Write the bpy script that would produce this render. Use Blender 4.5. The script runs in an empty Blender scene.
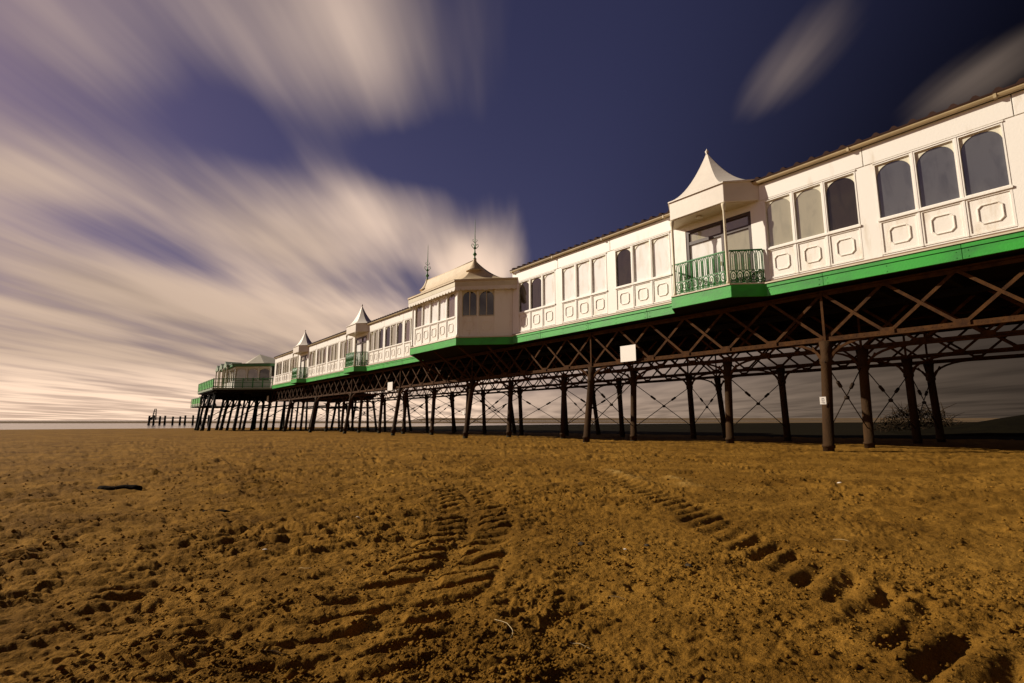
import bpy, bmesh, math, random
import numpy as np
random.seed(7)
R = math.radians
ZO = 0.87                      # the photographer's camera height above the sand
def W(s, d, z): return (d, s, z + ZO)     # s along the pier to sea, d across it, z from eye level
C = bpy.context.scene.collection
scn = bpy.context.scene

# ------------------------------------------------------------------ materials
def mat(name, base, rough=.6, metallic=0., var=0., vscale=3., second=None, bump=0., bscale=40., spec=.5, stretch=None, contrast=.25, bdist=.02, lohi=None):
    if rough >= .7 and spec == .5: spec = .12
    m = bpy.data.materials.new(name); m.use_nodes = True
    nt = m.node_tree; b = nt.nodes['Principled BSDF']
    b.inputs['Base Color'].default_value = (*base, 1); b.inputs['Roughness'].default_value = rough
    b.inputs['Metallic'].default_value = metallic; b.inputs['Specular IOR Level'].default_value = spec
    tc = nt.nodes.new('ShaderNodeTexCoord'); geo = nt.nodes.new('ShaderNodeNewGeometry')
    src = geo.outputs['Position']
    if stretch:
        mp = nt.nodes.new('ShaderNodeMapping'); mp.inputs['Scale'].default_value = stretch
        nt.links.new(src, mp.inputs['Vector']); src = mp.outputs['Vector']
    if var > 0 or second:
        n = nt.nodes.new('ShaderNodeTexNoise'); n.inputs['Scale'].default_value = vscale
        n.inputs['Detail'].default_value = 7; n.inputs['Roughness'].default_value = .62
        nt.links.new(src, n.inputs['Vector'])
        cr = nt.nodes.new('ShaderNodeValToRGB')
        cr.color_ramp.elements[0].position = .5 - contrast; cr.color_ramp.elements[1].position = .5 + contrast
        if lohi: cr.color_ramp.elements[0].position, cr.color_ramp.elements[1].position = lohi
        sec = second if second else tuple(c * (1 - var) for c in base)
        cr.color_ramp.elements[0].color = (*sec, 1); cr.color_ramp.elements[1].color = (*base, 1)
        nt.links.new(n.outputs['Fac'], cr.inputs['Fac']); nt.links.new(cr.outputs['Color'], b.inputs['Base Color'])
    if bump > 0:
        n2 = nt.nodes.new('ShaderNodeTexNoise'); n2.inputs['Scale'].default_value = bscale; n2.inputs['Detail'].default_value = 5
        nt.links.new(geo.outputs['Position'], n2.inputs['Vector'])
        bp = nt.nodes.new('ShaderNodeBump'); bp.inputs['Strength'].default_value = bump; bp.inputs['Distance'].default_value = bdist
        nt.links.new(n2.outputs['Fac'], bp.inputs['Height']); nt.links.new(bp.outputs['Normal'], b.inputs['Normal'])
    return m
M = {}
M['white'] = mat('white_paint', (.84, .805, .745), .5, second=(.69, .62, .52), lohi=(.26, .43), vscale=2.6, stretch=(1, 1, .22), bump=.15, bscale=25)
M['panel'] = mat('panel_paint', (.83, .79, .725), .5, second=(.68, .60, .49), lohi=(.27, .45), vscale=3.1, stretch=(1, 1, .3), bump=.2, bscale=25)
M['cream'] = mat('cream_paint', (.66, .58, .42), .55, var=.2, vscale=2)
M['spandrel'] = mat('spandrel_board', (.70, .66, .52), .55, var=.1)
M['gutter'] = mat('gutter_paint', (.50, .38, .20), .5, var=.35, vscale=1.5)
M['brown'] = mat('brown_strip', (.22, .13, .07), .6, var=.3)
M['green'] = mat('green_paint', (.03, .36, .034), .45, second=(.028, .23, .035), lohi=(.30, .55), vscale=2.0, stretch=(1, .6, 1.5), bump=.15, bscale=20)
M['rail'] = mat('green_iron', (.022, .21, .035), .4, var=.2)
M['dgreen'] = mat('dark_green_iron', (.06, .22, .07), .5, var=.3)
M['rust'] = mat('rusty_iron', (.095, .040, .011), .85, second=(.024, .011, .006), vscale=5, bump=.4, bscale=45)
M['column'] = mat('column_iron', (.062, .030, .010), .8, second=(.024, .013, .006), vscale=3, bump=.6, bscale=22, stretch=(1, 1, .4))
M['weed'] = mat('weedy_iron', (.05, .04, .02), .9, second=(.02, .02, .01), vscale=9, bump=1., bscale=30)
M['rod'] = mat('tie_rod_iron', (.04, .025, .015), .7, var=.4)
M['timber'] = mat('dark_timber', (.012, .008, .006), .85, var=.5, vscale=4, bump=.3)
M['roofred'] = mat('red_brown_roof', (.05, .024, .017), .8, var=.4, vscale=3)
M['canopy'] = mat('canopy_roof', (.76, .69, .60), .5, var=.14, vscale=1.6, bump=.12, bscale=12)
M['bayroof'] = mat('bay_roof_lead', (.60, .47, .30), .6, second=(.44, .33, .2), vscale=2.2, bump=.2, bscale=10)
M['greyroof'] = mat('grey_green_roof', (.52, .47, .38), .7, var=.25, vscale=2)
M['doorwood'] = mat('door_wood', (.05, .02, .014), .45, var=.3)
M['sign'] = mat('white_sign', (.82, .78, .72), .5, var=.05)
M['ink'] = mat('sign_ink', (.10, .09, .09), .6)
M['redink'] = mat('red_ink', (.45, .12, .06), .6)
M['ceiling'] = mat('balcony_ceiling', (.62, .52, .36), .6, var=.1)
M['shell'] = mat('shell', (.75, .68, .58), .5, var=.2, vscale=40)
M['straw'] = mat('straw', (.62, .48, .26), .7, var=.2, vscale=30)
M['wood'] = mat('driftwood', (.016, .011, .007), .95, spec=.02, var=.5, vscale=20, bump=.6)
M['weedmass'] = mat('seaweed', (.02, .016, .008), .8, var=.4, vscale=30)
M['brush'] = mat('dry_brush', (.05, .030, .014), .9, var=.5, vscale=8)
M['jetty'] = mat('jetty_timber', (.045, .035, .03), .9, var=.3)
M['stone'] = mat('pebble', (.06, .042, .025), .7, var=.4, vscale=30)

def glass(name, base, rough=.06, streak=None, metallic=0.):
    m = mat(name, base, rough, spec=.9, metallic=metallic)
    nt = m.node_tree; b = nt.nodes['Principled BSDF']
    geo = nt.nodes.new('ShaderNodeNewGeometry')
    if streak:       # curtain folds / dusty film behind the pane
        mp = nt.nodes.new('ShaderNodeMapping'); mp.inputs['Scale'].default_value = (1.5, 1.5, .55)
        nt.links.new(geo.outputs['Position'], mp.inputs['Vector'])
        n = nt.nodes.new('ShaderNodeTexNoise'); n.inputs['Scale'].default_value = 2.6; n.inputs['Detail'].default_value = 4; n.inputs['Distortion'].default_value = .5
        nt.links.new(mp.outputs['Vector'], n.inputs['Vector'])
        cr = nt.nodes.new('ShaderNodeValToRGB'); cr.color_ramp.elements[0].position = .30; cr.color_ramp.elements[1].position = .52
        cr.color_ramp.elements[0].color = (*streak, 1); cr.color_ramp.elements[1].color = (*base, 1)
        nt.links.new(n.outputs['Fac'], cr.inputs['Fac']); nt.links.new(cr.outputs['Color'], b.inputs['Base Color'])
    b.inputs['Coat Weight'].default_value = .15 if max(base) < .05 or max(base) > .5 else .8; b.inputs['Coat IOR'].default_value = 1.9; b.inputs['Coat Roughness'].default_value = .03
    n2 = nt.nodes.new('ShaderNodeTexNoise'); n2.inputs['Scale'].default_value = .8; n2.inputs['Detail'].default_value = 1
    nt.links.new(geo.outputs['Position'], n2.inputs['Vector'])
    bp = nt.nodes.new('ShaderNodeBump'); bp.inputs['Strength'].default_value = .12; bp.inputs['Distance'].default_value = .1
    nt.links.new(bp.outputs['Normal'], b.inputs['Coat Normal'])
    nt.links.new(n2.outputs['Fac'], bp.inputs['Height']); nt.links.new(bp.outputs['Normal'], b.inputs['Normal'])
    return m
M['g_dark'] = glass('dark_glass', (.03, .022, .016), .04, streak=(.015, .012, .01))
M['g_grey'] = glass('grey_glass', (.10, .10, .105), .10, streak=(.075, .075, .08))
M['g_mist'] = glass('misty_glass', (.36, .33, .24), .14, streak=(.29, .27, .2))
M['g_white'] = glass('curtained_glass', (.93, .92, .89), .12, streak=(.80, .76, .69))
M['g_brown'] = glass('brown_glass', (.14, .10, .065), .06, streak=(.09, .065, .045))

# ------------------------------------------------------------------ mesh builder
class Fr:                                    # local frame: a along, b outward, z up
    def __init__(f, s, d, ts, td):
        l = math.hypot(ts, td); f.s, f.d, f.ts, f.td = s, d, ts/l, td/l
        f.ns, f.nd = f.td, -f.ts             # outward normal (for t = +s: n = -d)
    def __call__(f, a, b, z): return W(f.s + f.ts*a + f.ns*b, f.d + f.td*a + f.nd*b, z)
class FrN(Fr):                               # same but with the normal turned over
    def __init__(f, *a): super().__init__(*a); f.ns, f.nd = -f.ns, -f.nd
MAIN = Fr(0, 16.9, 1, 0)
class MB:
    def __init__(m): m.v, m.f, m.sm = [], [], []
    def add(m, vs, fs, smooth=False):
        o = len(m.v); m.v += [tuple(v) for v in vs]
        for f in fs: m.f.append([i + o for i in f]); m.sm.append(smooth)
        return m
    def box(m, F, a0, a1, b0, b1, z0, z1):
        vs = [F(a, b, z) for z in (z0, z1) for a, b in ((a0, b0), (a1, b0), (a1, b1), (a0, b1))]
        return m.add(vs, [(0, 1, 2, 3), (4, 5, 6, 7), (0, 1, 5, 4), (1, 2, 6, 5), (2, 3, 7, 6), (3, 0, 4, 7)])
    def wbox(m, s0, s1, d0, d1, z0, z1): return m.box(MAIN, s0, s1, 16.9 - d0, 16.9 - d1, z0, z1)
    def prism(m, pts, z0, z1):               # pts in (s, d)
        n = len(pts); vs = [W(s, d, z0) for s, d in pts] + [W(s, d, z1) for s, d in pts]
        return m.add(vs, [list(range(n)), list(range(n, 2*n))] + [(i, (i+1) % n, n + (i+1) % n, n + i) for i in range(n)])
    def bar(m, p, q, w, h=None):             # square bar between two world points
        p, q = np.array(p, float), np.array(q, float); h = h or w
        t = q - p; t /= np.linalg.norm(t); up = np.array((0, 0, 1.)) if abs(t[2]) < .95 else np.array((1., 0, 0))
        x = np.cross(t, up); x /= np.linalg.norm(x); y = np.cross(x, t)
        vs = [c + sx*x*w/2 + sy*y*h/2 for c in (p, q) for sx, sy in ((-1, -1), (1, -1), (1, 1), (-1, 1))]
        return m.add(vs, [(0, 1, 2, 3), (4, 5, 6, 7), (0, 1, 5, 4), (1, 2, 6, 5), (2, 3, 7, 6), (3, 0, 4, 7)])
    def tube(m, path, r, n=8, closed=False, smooth=True):
        P = [np.array(p, float) for p in path]; k = len(P); rr = r if hasattr(r, '__len__') else [r]*k
        o = []; prev = None
        for i in range(k):
            t = (P[(i+1) % k] - P[i-1]) if closed else (P[min(i+1, k-1)] - P[max(i-1, 0)])
            t = t/np.linalg.norm(t)
            if prev is None:
                up = np.array((0, 0, 1.)) if abs(t[2]) < .9 else np.array((1., 0, 0))
                x = np.cross(t, up)
            else: x = prev - t*np.dot(prev, t)
            x /= np.linalg.norm(x); prev = x; y = np.cross(t, x)
            o += [P[i] + rr[i]*(math.cos(a)*x + math.sin(a)*y) for a in [2*math.pi*j/n for j in range(n)]]
        fs = []
        for i in range(k if closed else k-1):
            a, b = i*n, ((i+1) % k)*n
            fs += [(a+j, a+(j+1) % n, b+(j+1) % n, b+j) for j in range(n)]
        m.add(o, fs, smooth)
        if not closed: m.f += [[len(m.v)-k*n+j for j in range(n)], [len(m.v)-n+j for j in range(n)]]; m.sm += [False, False]
        return m
    def lathe(m, base, prof, n=14):           # vertical axis; prof = [(r, z)]
        bx, by, bz = base
        return m.tube([(bx, by, bz + z) for r, z in prof], [max(r, .002) for r, z in prof], n)
    def build(m, name, material, parent=None, bevel=0):
        me = bpy.data.meshes.new(name)
        off = np.array(parent_loc(parent))
        me.from_pydata([tuple(np.array(v) - off) for v in m.v], [], m.f)
        bm = bmesh.new(); bm.from_mesh(me); bmesh.ops.recalc_face_normals(bm, faces=bm.faces); bm.to_mesh(me); bm.free()
        me.polygons.foreach_set('use_smooth', m.sm)
        me.materials.append(material)
        o = bpy.data.objects.new(name, me); C.objects.link(o)
        if parent: o.parent = parent
        if bevel:
            bv = o.modifiers.new('bevel', 'BEVEL'); bv.width = bevel; bv.segments = 1; bv.limit_method = 'ANGLE'
        return o
def parent_loc(p):
    l = np.zeros(3)
    while p is not None: l += np.array(p.location); p = p.parent
    return l
def thing(name, label, cat, loc, group=None):
    o = bpy.data.objects.new(name, None); C.objects.link(o); o.location = loc; o.empty_display_size = .3
    return tag(o, label, cat, group)
def tag(o, label, cat, group=None):
    o['label'] = label; o['category'] = cat; o['kind'] = 'thing'
    assert 4 <= len(label.replace('-', ' ').split()) <= 16, label
    if group: o['group'] = group
    return o
def struct(o, kind='structure'): o['kind'] = kind; return o
def copy_thing(o, loc, label=None, group=None):
    def rec(x, par):
        c = x.copy(); C.objects.link(c)
        if par: c.parent = par
        for ch in x.children: rec(ch, c)
        return c
    c = rec(o, None); c.location = loc
    if label: c['label'] = label
    if group: c['group'] = group
    return c
ORD = ['first', 'second', 'third', 'fourth', 'fifth', 'sixth', 'seventh', 'eighth', 'ninth', 'tenth', 'eleventh', 'twelfth', 'thirteenth', 'fourteenth', 'fifteenth', 'sixteenth', 'seventeenth']

def zg(s, d): return -.87 - .0073*max(s, -30)

# ------------------------------------------------------------------ ground
rng = np.random.RandomState(3)
PERM = rng.permutation(512).astype(np.int64); GA = rng.rand(512)*2*np.pi
GX, GY = np.cos(GA), np.sin(GA)
def perlin(x, y):
    xi, yi = np.floor(x).astype(np.int64), np.floor(y).astype(np.int64); xf, yf = x - xi, y - yi
    u, v = xf**3*(xf*(xf*6-15)+10), yf**3*(yf*(yf*6-15)+10)
    def g(i, j, fx, fy):
        h = PERM[(PERM[(xi+i) & 511] + yi + j) & 511]; return GX[h]*fx + GY[h]*fy
    a = g(0, 0, xf, yf); b = g(1, 0, xf-1, yf); c = g(0, 1, xf, yf-1); d = g(1, 1, xf-1, yf-1)
    return (a + (b-a)*u) + ((c + (d-c)*u) - (a + (b-a)*u))*v
def path_coords(X, Y, pts, width):
    """distance along and across a polyline for points near it"""
    al = np.full(X.shape, -1e9); ac = np.full(X.shape, 1e9); run = 0
    # densify smoothly
    P = np.array(pts, float); Q = []
    for i in range(len(P)-1):
        p0, p1, p2, p3 = P[max(i-1, 0)], P[i], P[i+1], P[min(i+2, len(P)-1)]
        for t in np.linspace(0, 1, 8, endpoint=False):
            Q.append(.5*((2*p1) + (-p0+p2)*t + (2*p0-5*p1+4*p2-p3)*t*t + (-p0+3*p1-3*p2+p3)*t**3))
    Q.append(P[-1])
    for a, b in zip(Q[:-1], Q[1:]):
        t = b - a; L = np.linalg.norm(t); t = t/L
        rx, ry = X - a[0], Y - a[1]; u = rx*t[0] + ry*t[1]; w = -rx*t[1] + ry*t[0]
        uc = np.clip(u, 0, L); dist = np.hypot(u-uc, w); dist = np.where(np.abs(w) < dist, dist, np.abs(w))
        ok = (dist < np.abs(ac)) & (dist < width)
        al = np.where(ok, run + uc, al); ac = np.where(ok, np.sign(w)*dist, ac); run += L
    return al, ac
def sstep(x, a, b):
    t = np.clip((x-a)/(b-a), 0, 1); return t*t*(3-2*t)

YAW = R(37.737)
def build_beach():
    # polar sheet round the tripod: fine where the picture looks, coarse elsewhere
    fine = np.linspace(-R(49), R(49), 1250)
    coarse = np.linspace(R(49), 2*np.pi - R(49), 90)[1:-1]
    ang = np.concatenate([fine, coarse]) + YAW          # measured from +Y (s) towards +X (d)
    near = np.array([.25, .6, 1.0, 1.3, 1.5])
    ys = np.linspace(370, 9.5, 620)                      # pixel rows below the horizon -> radius
    mid = .87*525/ys; mid = mid[mid > 1.55]
    far = np.geomspace(mid[-1]*1.03, 330, 60)
    rad = np.concatenate([near, mid, far])
    A, Rr = np.meshgrid(ang, rad)
    X, Y = Rr*np.sin(A), Rr*np.cos(A)                    # X = d, Y = s
    h = np.zeros_like(X)
    fade = lambda size: np.clip(1.6 - Rr/(size*170), 0, 1)   # drop octaves too small for the mesh far out
    wx, wy = X + .12*perlin(X*2.1, Y*2.1), Y + .12*perlin(X*2.1+40, Y*2.1)
    # stroke direction of the trodden sand: across the light
    ca, sa = math.cos(R(24)), math.sin(R(24))
    U, V = wx*ca + wy*sa*-1, wx*sa + wy*ca               # V runs seaward, U across
    h += .035*perlin(X*.22, Y*.22) + .02*perlin(X*.6+9, Y*.6)
    rough = .45 + .55*sstep(perlin(X*.35+7, Y*.35+3), -.25, .35)
    left = sstep(Y - .75*X, -1.0, 4.0)                   # more trampled on the seaward-left side
    lump = perlin(U*3.0, V*6.5)
    h += (.024*left + .011)*rough*lump*fade(.3)
    l2 = perlin(U*5.5+20, V*10+5); h += (.018*left + .009)*rough*l2*fade(.17)
    farz = sstep(Rr, 4, 9)*np.clip(1.5 - Rr/40, 0, 1)
    pm = sstep(perlin(X*.28+61, Y*.28+5) + .5*perlin(X*.8+3, Y*.8), -.25, .3)
    h += .022*farz*(.25+.75*pm)*sstep(perlin(wx*1.7+5, wy*2.6+83), -.12, .12) + .016*farz*pm*sstep(perlin(wx*3.6+5, wy*4.4+83), -.12, .12)
    h -= .04*farz*sstep(perlin(wx*2.3+15, wy*2.3+23), .3, .55)
    # scattered heel pits
    p = perlin(U*2.2+60, V*3.6+11); h -= .045*sstep(p, .26, .6)*fade(.35)*(.3+.7*left)
    p = perlin(X*4.6+31, Y*4.6+71); h -= .03*sstep(p, .28, .55)*fade(.2)*(.35 + .65*sstep(perlin(X*.9, Y*.9+50), -.1, .3))
    p = perlin(X*9.5+11, Y*9.5+7); h -= .016*sstep(p, .25, .5)*fade(.1)*sstep(perlin(X*1.3+4, Y*1.3+50), -.2, .3)
    # little crisp scarps between the trodden lumps
    def scarp(p, e): return sstep(p, -e, e)
    h += (.016*left + .004)*rough*scarp(perlin(U*2.6+5, V*6.0+33), .07)*fade(.3)
    h += (.013*left + .006)*scarp(perlin(U*5.2+15, V*11+3), .08)*fade(.16)*sstep(perlin(X*.8+2, Y*.8+9), -.25, .15)
    h += .010*(.35+.75*sstep(perlin(X*.55+14, Y*.55+90), -.2, .25))*scarp(perlin(wx*9+70, wy*11+13), .09)*fade(.1)*sstep(perlin(X*1.4+22, Y*1.4+9), -.2, .2)
    patch = .3 + .75*sstep(perlin(X*.55+14, Y*.55+90) + .4*perlin(X*1.7, Y*1.7+44), -.25, .3)
    h += .0075*patch*scarp(perlin(wx*18+7, wy*21+1), .1)*fade(.05)
    h += .004*patch*scarp(perlin(wx*36+7, wy*40+1), .12)*fade(.028)
    h += .012*perlin(X*13, Y*13+3)*fade(.075)*rough
    r1 = 1-np.abs(perlin(X*9+5, Y*9)); h += .012*(r1-.75)*fade(.11)*sstep(perlin(X*1.1+80, Y*1.1), -.15, .25)
    h += .006*perlin(X*27, Y*27)*fade(.036) + .003*perlin(X*55, Y*55)*fade(.018)
    # tractor tracks (pier coordinates: seaward, across)
    def press(pts, half, k):
        nonlocal h
        al, ac = path_coords(Y, X, pts, half+.35)
        m = sstep(half + .12 - np.abs(ac), 0, .16); h = h*(1 - k*m)
    jit = 1 + .35*perlin(X*5+90, Y*5)
    def lug(al, ac, half, pitch, slant, depth, gap, sharp=.28, skew=None, soft=False):
        wob = .035*perlin(X*4+50, Y*4+30) + .02*perlin(X*11, Y*11+30)
        ph = (al + (slant*np.abs(ac) if skew is None else skew*ac) + wob)/pitch
        ac = ac + .05*perlin(X*6+77, Y*6+5) + .03*perlin(X*15, Y*15)
        fr = np.abs((ph % 1) - .5)*2
        edge = sstep(half - np.abs(ac), 0, .12 if soft else .07)*sstep(np.abs(ac), gap, gap+.05)
        trough = sstep(fr, 1-sharp-.32, 1-sharp+.14) if not soft else sstep(fr, .1, 1.)**1.3
        return edge*(-depth*trough + depth*.55*(1-trough))*jit
    T1 = [(1.3, -.2), (1.94, .66), (2.2, .95), (2.55, 1.35), (3.05, 1.86), (4.14, 2.75), (6.0, 3.81), (8.45, 4.8), (12.4, 6.0), (19.7, 7.2), (30, 8.5)]
    press(T1, .38, .45)
    al, ac = path_coords(Y, X, T1, .75)
    f1 = (np.abs(ac) < .7)
    h += np.where(f1, lug(al, ac, .36, .25, 0, .037, .03, .22, -.75)*(.45+.9*sstep(perlin(X*1.7+3, Y*1.7), -.25, .2)), 0)*np.clip(1.25 - Rr/14, .25, 1)
    h -= np.where(f1, .008*sstep(.36-np.abs(ac), 0, .1), 0)
    h += np.where(f1, .008*np.exp(-((np.abs(ac)-.4)/.05)**2)*jit, 0)
    T2 = [(.1, 2.0), (.4, 2.28), (.62, 2.52), (.87, 2.81), (1.07, 3.02), (1.29, 3.18), (1.5, 3.34), (1.84, 3.57), (2.05, 3.77), (2.62, 4.19), (3.46, 4.9), (4.94, 5.96), (6.72, 6.9), (10.5, 8.35), (18, 9.8)]
    press(T2, .2, .5)
    al, ac = path_coords(Y, X, T2, .6)
    f2 = (np.abs(ac) < .55)
    h += np.where(f2, lug(al, ac, .26, .265, .0, .028, -.2, .16, -1.05, True)*(.6+.65*sstep(perlin(X*2.3+8, Y*2.3+61), -.3, .15)), 0)*np.clip(1.25 - Rr/13, .3, 1)
    h += np.where(f2, .008*np.exp(-((ac+.24)/.06)**2)*jit, 0)
    # a second faint wheel beside it, and old tracks left and right
    T3 = [(s+.9, d-1.15) for s, d in T2[2:]]
    al, ac = path_coords(Y, X, T3, .5); f3 = np.abs(ac) < .45
    h += np.where(f3, lug(al, ac, .24, .2, .4, .014, .02), 0)*sstep(Rr, 3, 7)
    for T in ([(3.4, .2), (5.3, 1.6), (7, 2.9), (10, 4.6), (16, 6.6), (26, 9)], [(2.0, -.6), (4, .55), (7, 1.6), (11, 2.2), (18, 2.2), (32, 1.2)],
              [(2.2, 6.2), (3.2, 8.2), (6.3, 10.6), (11, 12.2), (20, 13)], [(9, -1.2), (12, 1.5), (18, 4), (28, 6.5)]):
        al, ac = path_coords(Y, X, T, .5); f = np.abs(ac) < .45
        h += np.where(f, lug(al, ac, .27, .21, .45, .020, .02)*sstep(perlin(X*1.3+9, Y*1.3), -.3, .2)*(1 + sstep(Rr, 5, 10)) - .006*sstep(.3-np.abs(ac), 0, .1), 0)*fade(.5)
    # smooth ridge, with its sunlit tone also painted into the sand colour
    sunlit_tint = np.zeros_like(X)
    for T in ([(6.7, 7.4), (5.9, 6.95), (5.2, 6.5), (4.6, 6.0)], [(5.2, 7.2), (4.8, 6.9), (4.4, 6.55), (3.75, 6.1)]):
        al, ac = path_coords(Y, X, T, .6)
        sunlit_tint = np.maximum(sunlit_tint, np.where(np.abs(ac) < .6, np.exp(-(ac/.13)**2), 0)*np.clip(.45 + 1.3*perlin(X*3, Y*3), 0, 1)*np.clip(1 - np.hypot(Y-T[1][0], X-T[1][1])/1.3, 0, 1))
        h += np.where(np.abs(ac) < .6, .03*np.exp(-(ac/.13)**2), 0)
    h *= np.clip(1.2 - Rr/120, .15, 1)
    Z = -.87 - .0073*np.maximum(Y, -30) + ZO + h
    # loose crumbs thrown up by wheels and feet lie on this surface
    global CRUMBS
    pr_ = np.random.RandomState(11); ii, jj = np.where((Rr > 1.5) & (Rr < 15) & (np.abs(A - YAW) < R(47)))
    msk = .12 + .88*sstep(perlin(X[ii, jj]*.9+31, Y[ii, jj]*.9+7) + .5*perlin(X[ii, jj]*3.1, Y[ii, jj]*3.1+9), -.15, .35)
    al, ac = path_coords(Y, X, T1, .75); msk = np.maximum(msk, (np.abs(ac[ii, jj]) < .6)*.3)
    al, ac = path_coords(Y, X, T2, .6); msk = np.maximum(msk, (np.abs(ac[ii, jj]) < .45)*.3)
    keep = np.where(pr_.rand(len(ii)) < msk)[0]; keep = pr_.choice(keep, min(len(keep), 19000), replace=False)
    CRUMBS = np.stack([X[ii, jj], Y[ii, jj], Z[ii, jj], Rr[ii, jj]], -1)[keep]
    na, nr = len(ang), len(rad)
    verts = np.stack([X, Y, Z], -1).reshape(-1, 3)
    ctr = np.array([[0, 0, 0.0]]); verts = np.vstack([verts, ctr])
    i = np.arange(nr-1)[:, None]*na; j = np.arange(na)[None, :]; j2 = (j+1) % na
    quads = np.stack([i+j, i+na+j, i+na+j2, i+j2], -1).reshape(-1, 4)[:, ::-1]
    me = bpy.data.meshes.new('beach')
    tris = np.array([[na*nr, k, (k+1) % na] for k in range(na)])[:, ::-1]
    nq, ntri = len(quads), len(tris)
    me.vertices.add(len(verts)); me.vertices.foreach_set('co', verts.ravel())
    me.loops.add(nq*4 + ntri*3); me.loops.foreach_set('vertex_index', np.concatenate([quads.ravel(), tris.ravel()]).astype(np.int32))
    me.polygons.add(nq + ntri)
    me.polygons.foreach_set('loop_start', np.concatenate([np.arange(nq)*4, nq*4 + np.arange(ntri)*3]).astype(np.int32))
    me.update(calc_edges=True); me.validate()
    me.polygons.foreach_set('use_smooth', np.ones(len(me.polygons), bool))
    if sum(me.polygons[k].normal.z for k in range(0, nq, 5003)) < 0: me.flip_normals()
    at = me.attributes.new('sunlit_tint', 'FLOAT', 'POINT'); at.data.foreach_set('value', np.append(sunlit_tint.ravel(), 0).astype(np.float32))
    o = bpy.data.objects.new('beach', me); C.objects.link(o); struct(o)
    return o
def sand_material():
    m = bpy.data.materials.new('sand'); m.use_nodes = True; nt = m.node_tree; b = nt.nodes['Principled BSDF']
    geo = nt.nodes.new('ShaderNodeNewGeometry')
    def noise(scale, detail=5, rough=.6):
        n = nt.nodes.new('ShaderNodeTexNoise'); n.inputs['Scale'].default_value = scale; n.inputs['Detail'].default_value = detail
        n.inputs['Roughness'].default_value = rough; nt.links.new(geo.outputs['Position'], n.inputs['Vector']); return n
    def ramp(src, c0, c1, p0=.3, p1=.7):
        r = nt.nodes.new('ShaderNodeValToRGB'); r.color_ramp.elements[0].position = p0; r.color_ramp.elements[1].position = p1
        r.color_ramp.elements[0].color = (*c0, 1); r.color_ramp.elements[1].color = (*c1, 1); nt.links.new(src, r.inputs['Fac']); return r
    big = ramp(noise(.35).outputs['Fac'], (.192, .096, .0145), (.262, .137, .0235), .35, .65)
    fine = ramp(noise(160, 3).outputs['Fac'], (.62, .6, .55), (1.28, 1.28, 1.3), .35, .68)
    mul = nt.nodes.new('ShaderNodeMix'); mul.data_type = 'RGBA'; mul.blend_type = 'MULTIPLY'; mul.inputs['Factor'].default_value = 1
    nt.links.new(big.outputs['Color'], mul.inputs['A']); nt.links.new(fine.outputs['Color'], mul.inputs['B'])
    mid = ramp(noise(3.5, 6).outputs['Fac'], (.82, .80, .76), (1.1, 1.1, 1.12), .35, .65)
    mul2 = nt.nodes.new('ShaderNodeMix'); mul2.data_type = 'RGBA'; mul2.blend_type = 'MULTIPLY'; mul2.inputs['Factor'].default_value = 1
    nt.links.new(mul.outputs['Result'], mul2.inputs['A']); nt.links.new(mid.outputs['Color'], mul2.inputs['B'])
    at = nt.nodes.new('ShaderNodeAttribute'); at.attribute_name = 'sunlit_tint'
    dm = nt.nodes.new('ShaderNodeMix'); dm.data_type = 'RGBA'; dm.inputs['B'].default_value = (.40, .25, .075, 1)  # paints the ridge's sunlit paleness into the base colour
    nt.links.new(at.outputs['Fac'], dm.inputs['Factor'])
    damp = ramp(noise(.9, 4).outputs['Fac'], (.72, .70, .66), (1.06, 1.06, 1.06), .36, .56)
    mul3 = nt.nodes.new('ShaderNodeMix'); mul3.data_type = 'RGBA'; mul3.blend_type = 'MULTIPLY'; mul3.inputs['Factor'].default_value = 1
    nt.links.new(mul2.outputs['Result'], mul3.inputs['A']); nt.links.new(damp.outputs['Color'], mul3.inputs['B'])
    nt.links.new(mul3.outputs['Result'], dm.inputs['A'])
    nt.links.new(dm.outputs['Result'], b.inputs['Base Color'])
    b.inputs['Roughness'].default_value = .95; b.inputs['Specular IOR Level'].default_value = .04
    n1 = noise(70, 6, .7); n2 = noise(14, 5, .65)
    ad = nt.nodes.new('ShaderNodeMath'); ad.operation = 'MULTIPLY_ADD'; ad.inputs[1].default_value = .35
    nt.links.new(n1.outputs['Fac'], ad.inputs[0]); nt.links.new(n2.outputs['Fac'], ad.inputs[2])
    bp = nt.nodes.new('ShaderNodeBump'); bp.inputs['Strength'].default_value = .8; bp.inputs['Distance'].default_value = .03
    nt.links.new(ad.outputs[0], bp.inputs['Height']); nt.links.new(bp.outputs['Normal'], b.inputs['Normal'])
    return m
beach = build_beach(); M['sand'] = sand_material(); beach.data.materials.append(M['sand'])
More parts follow.
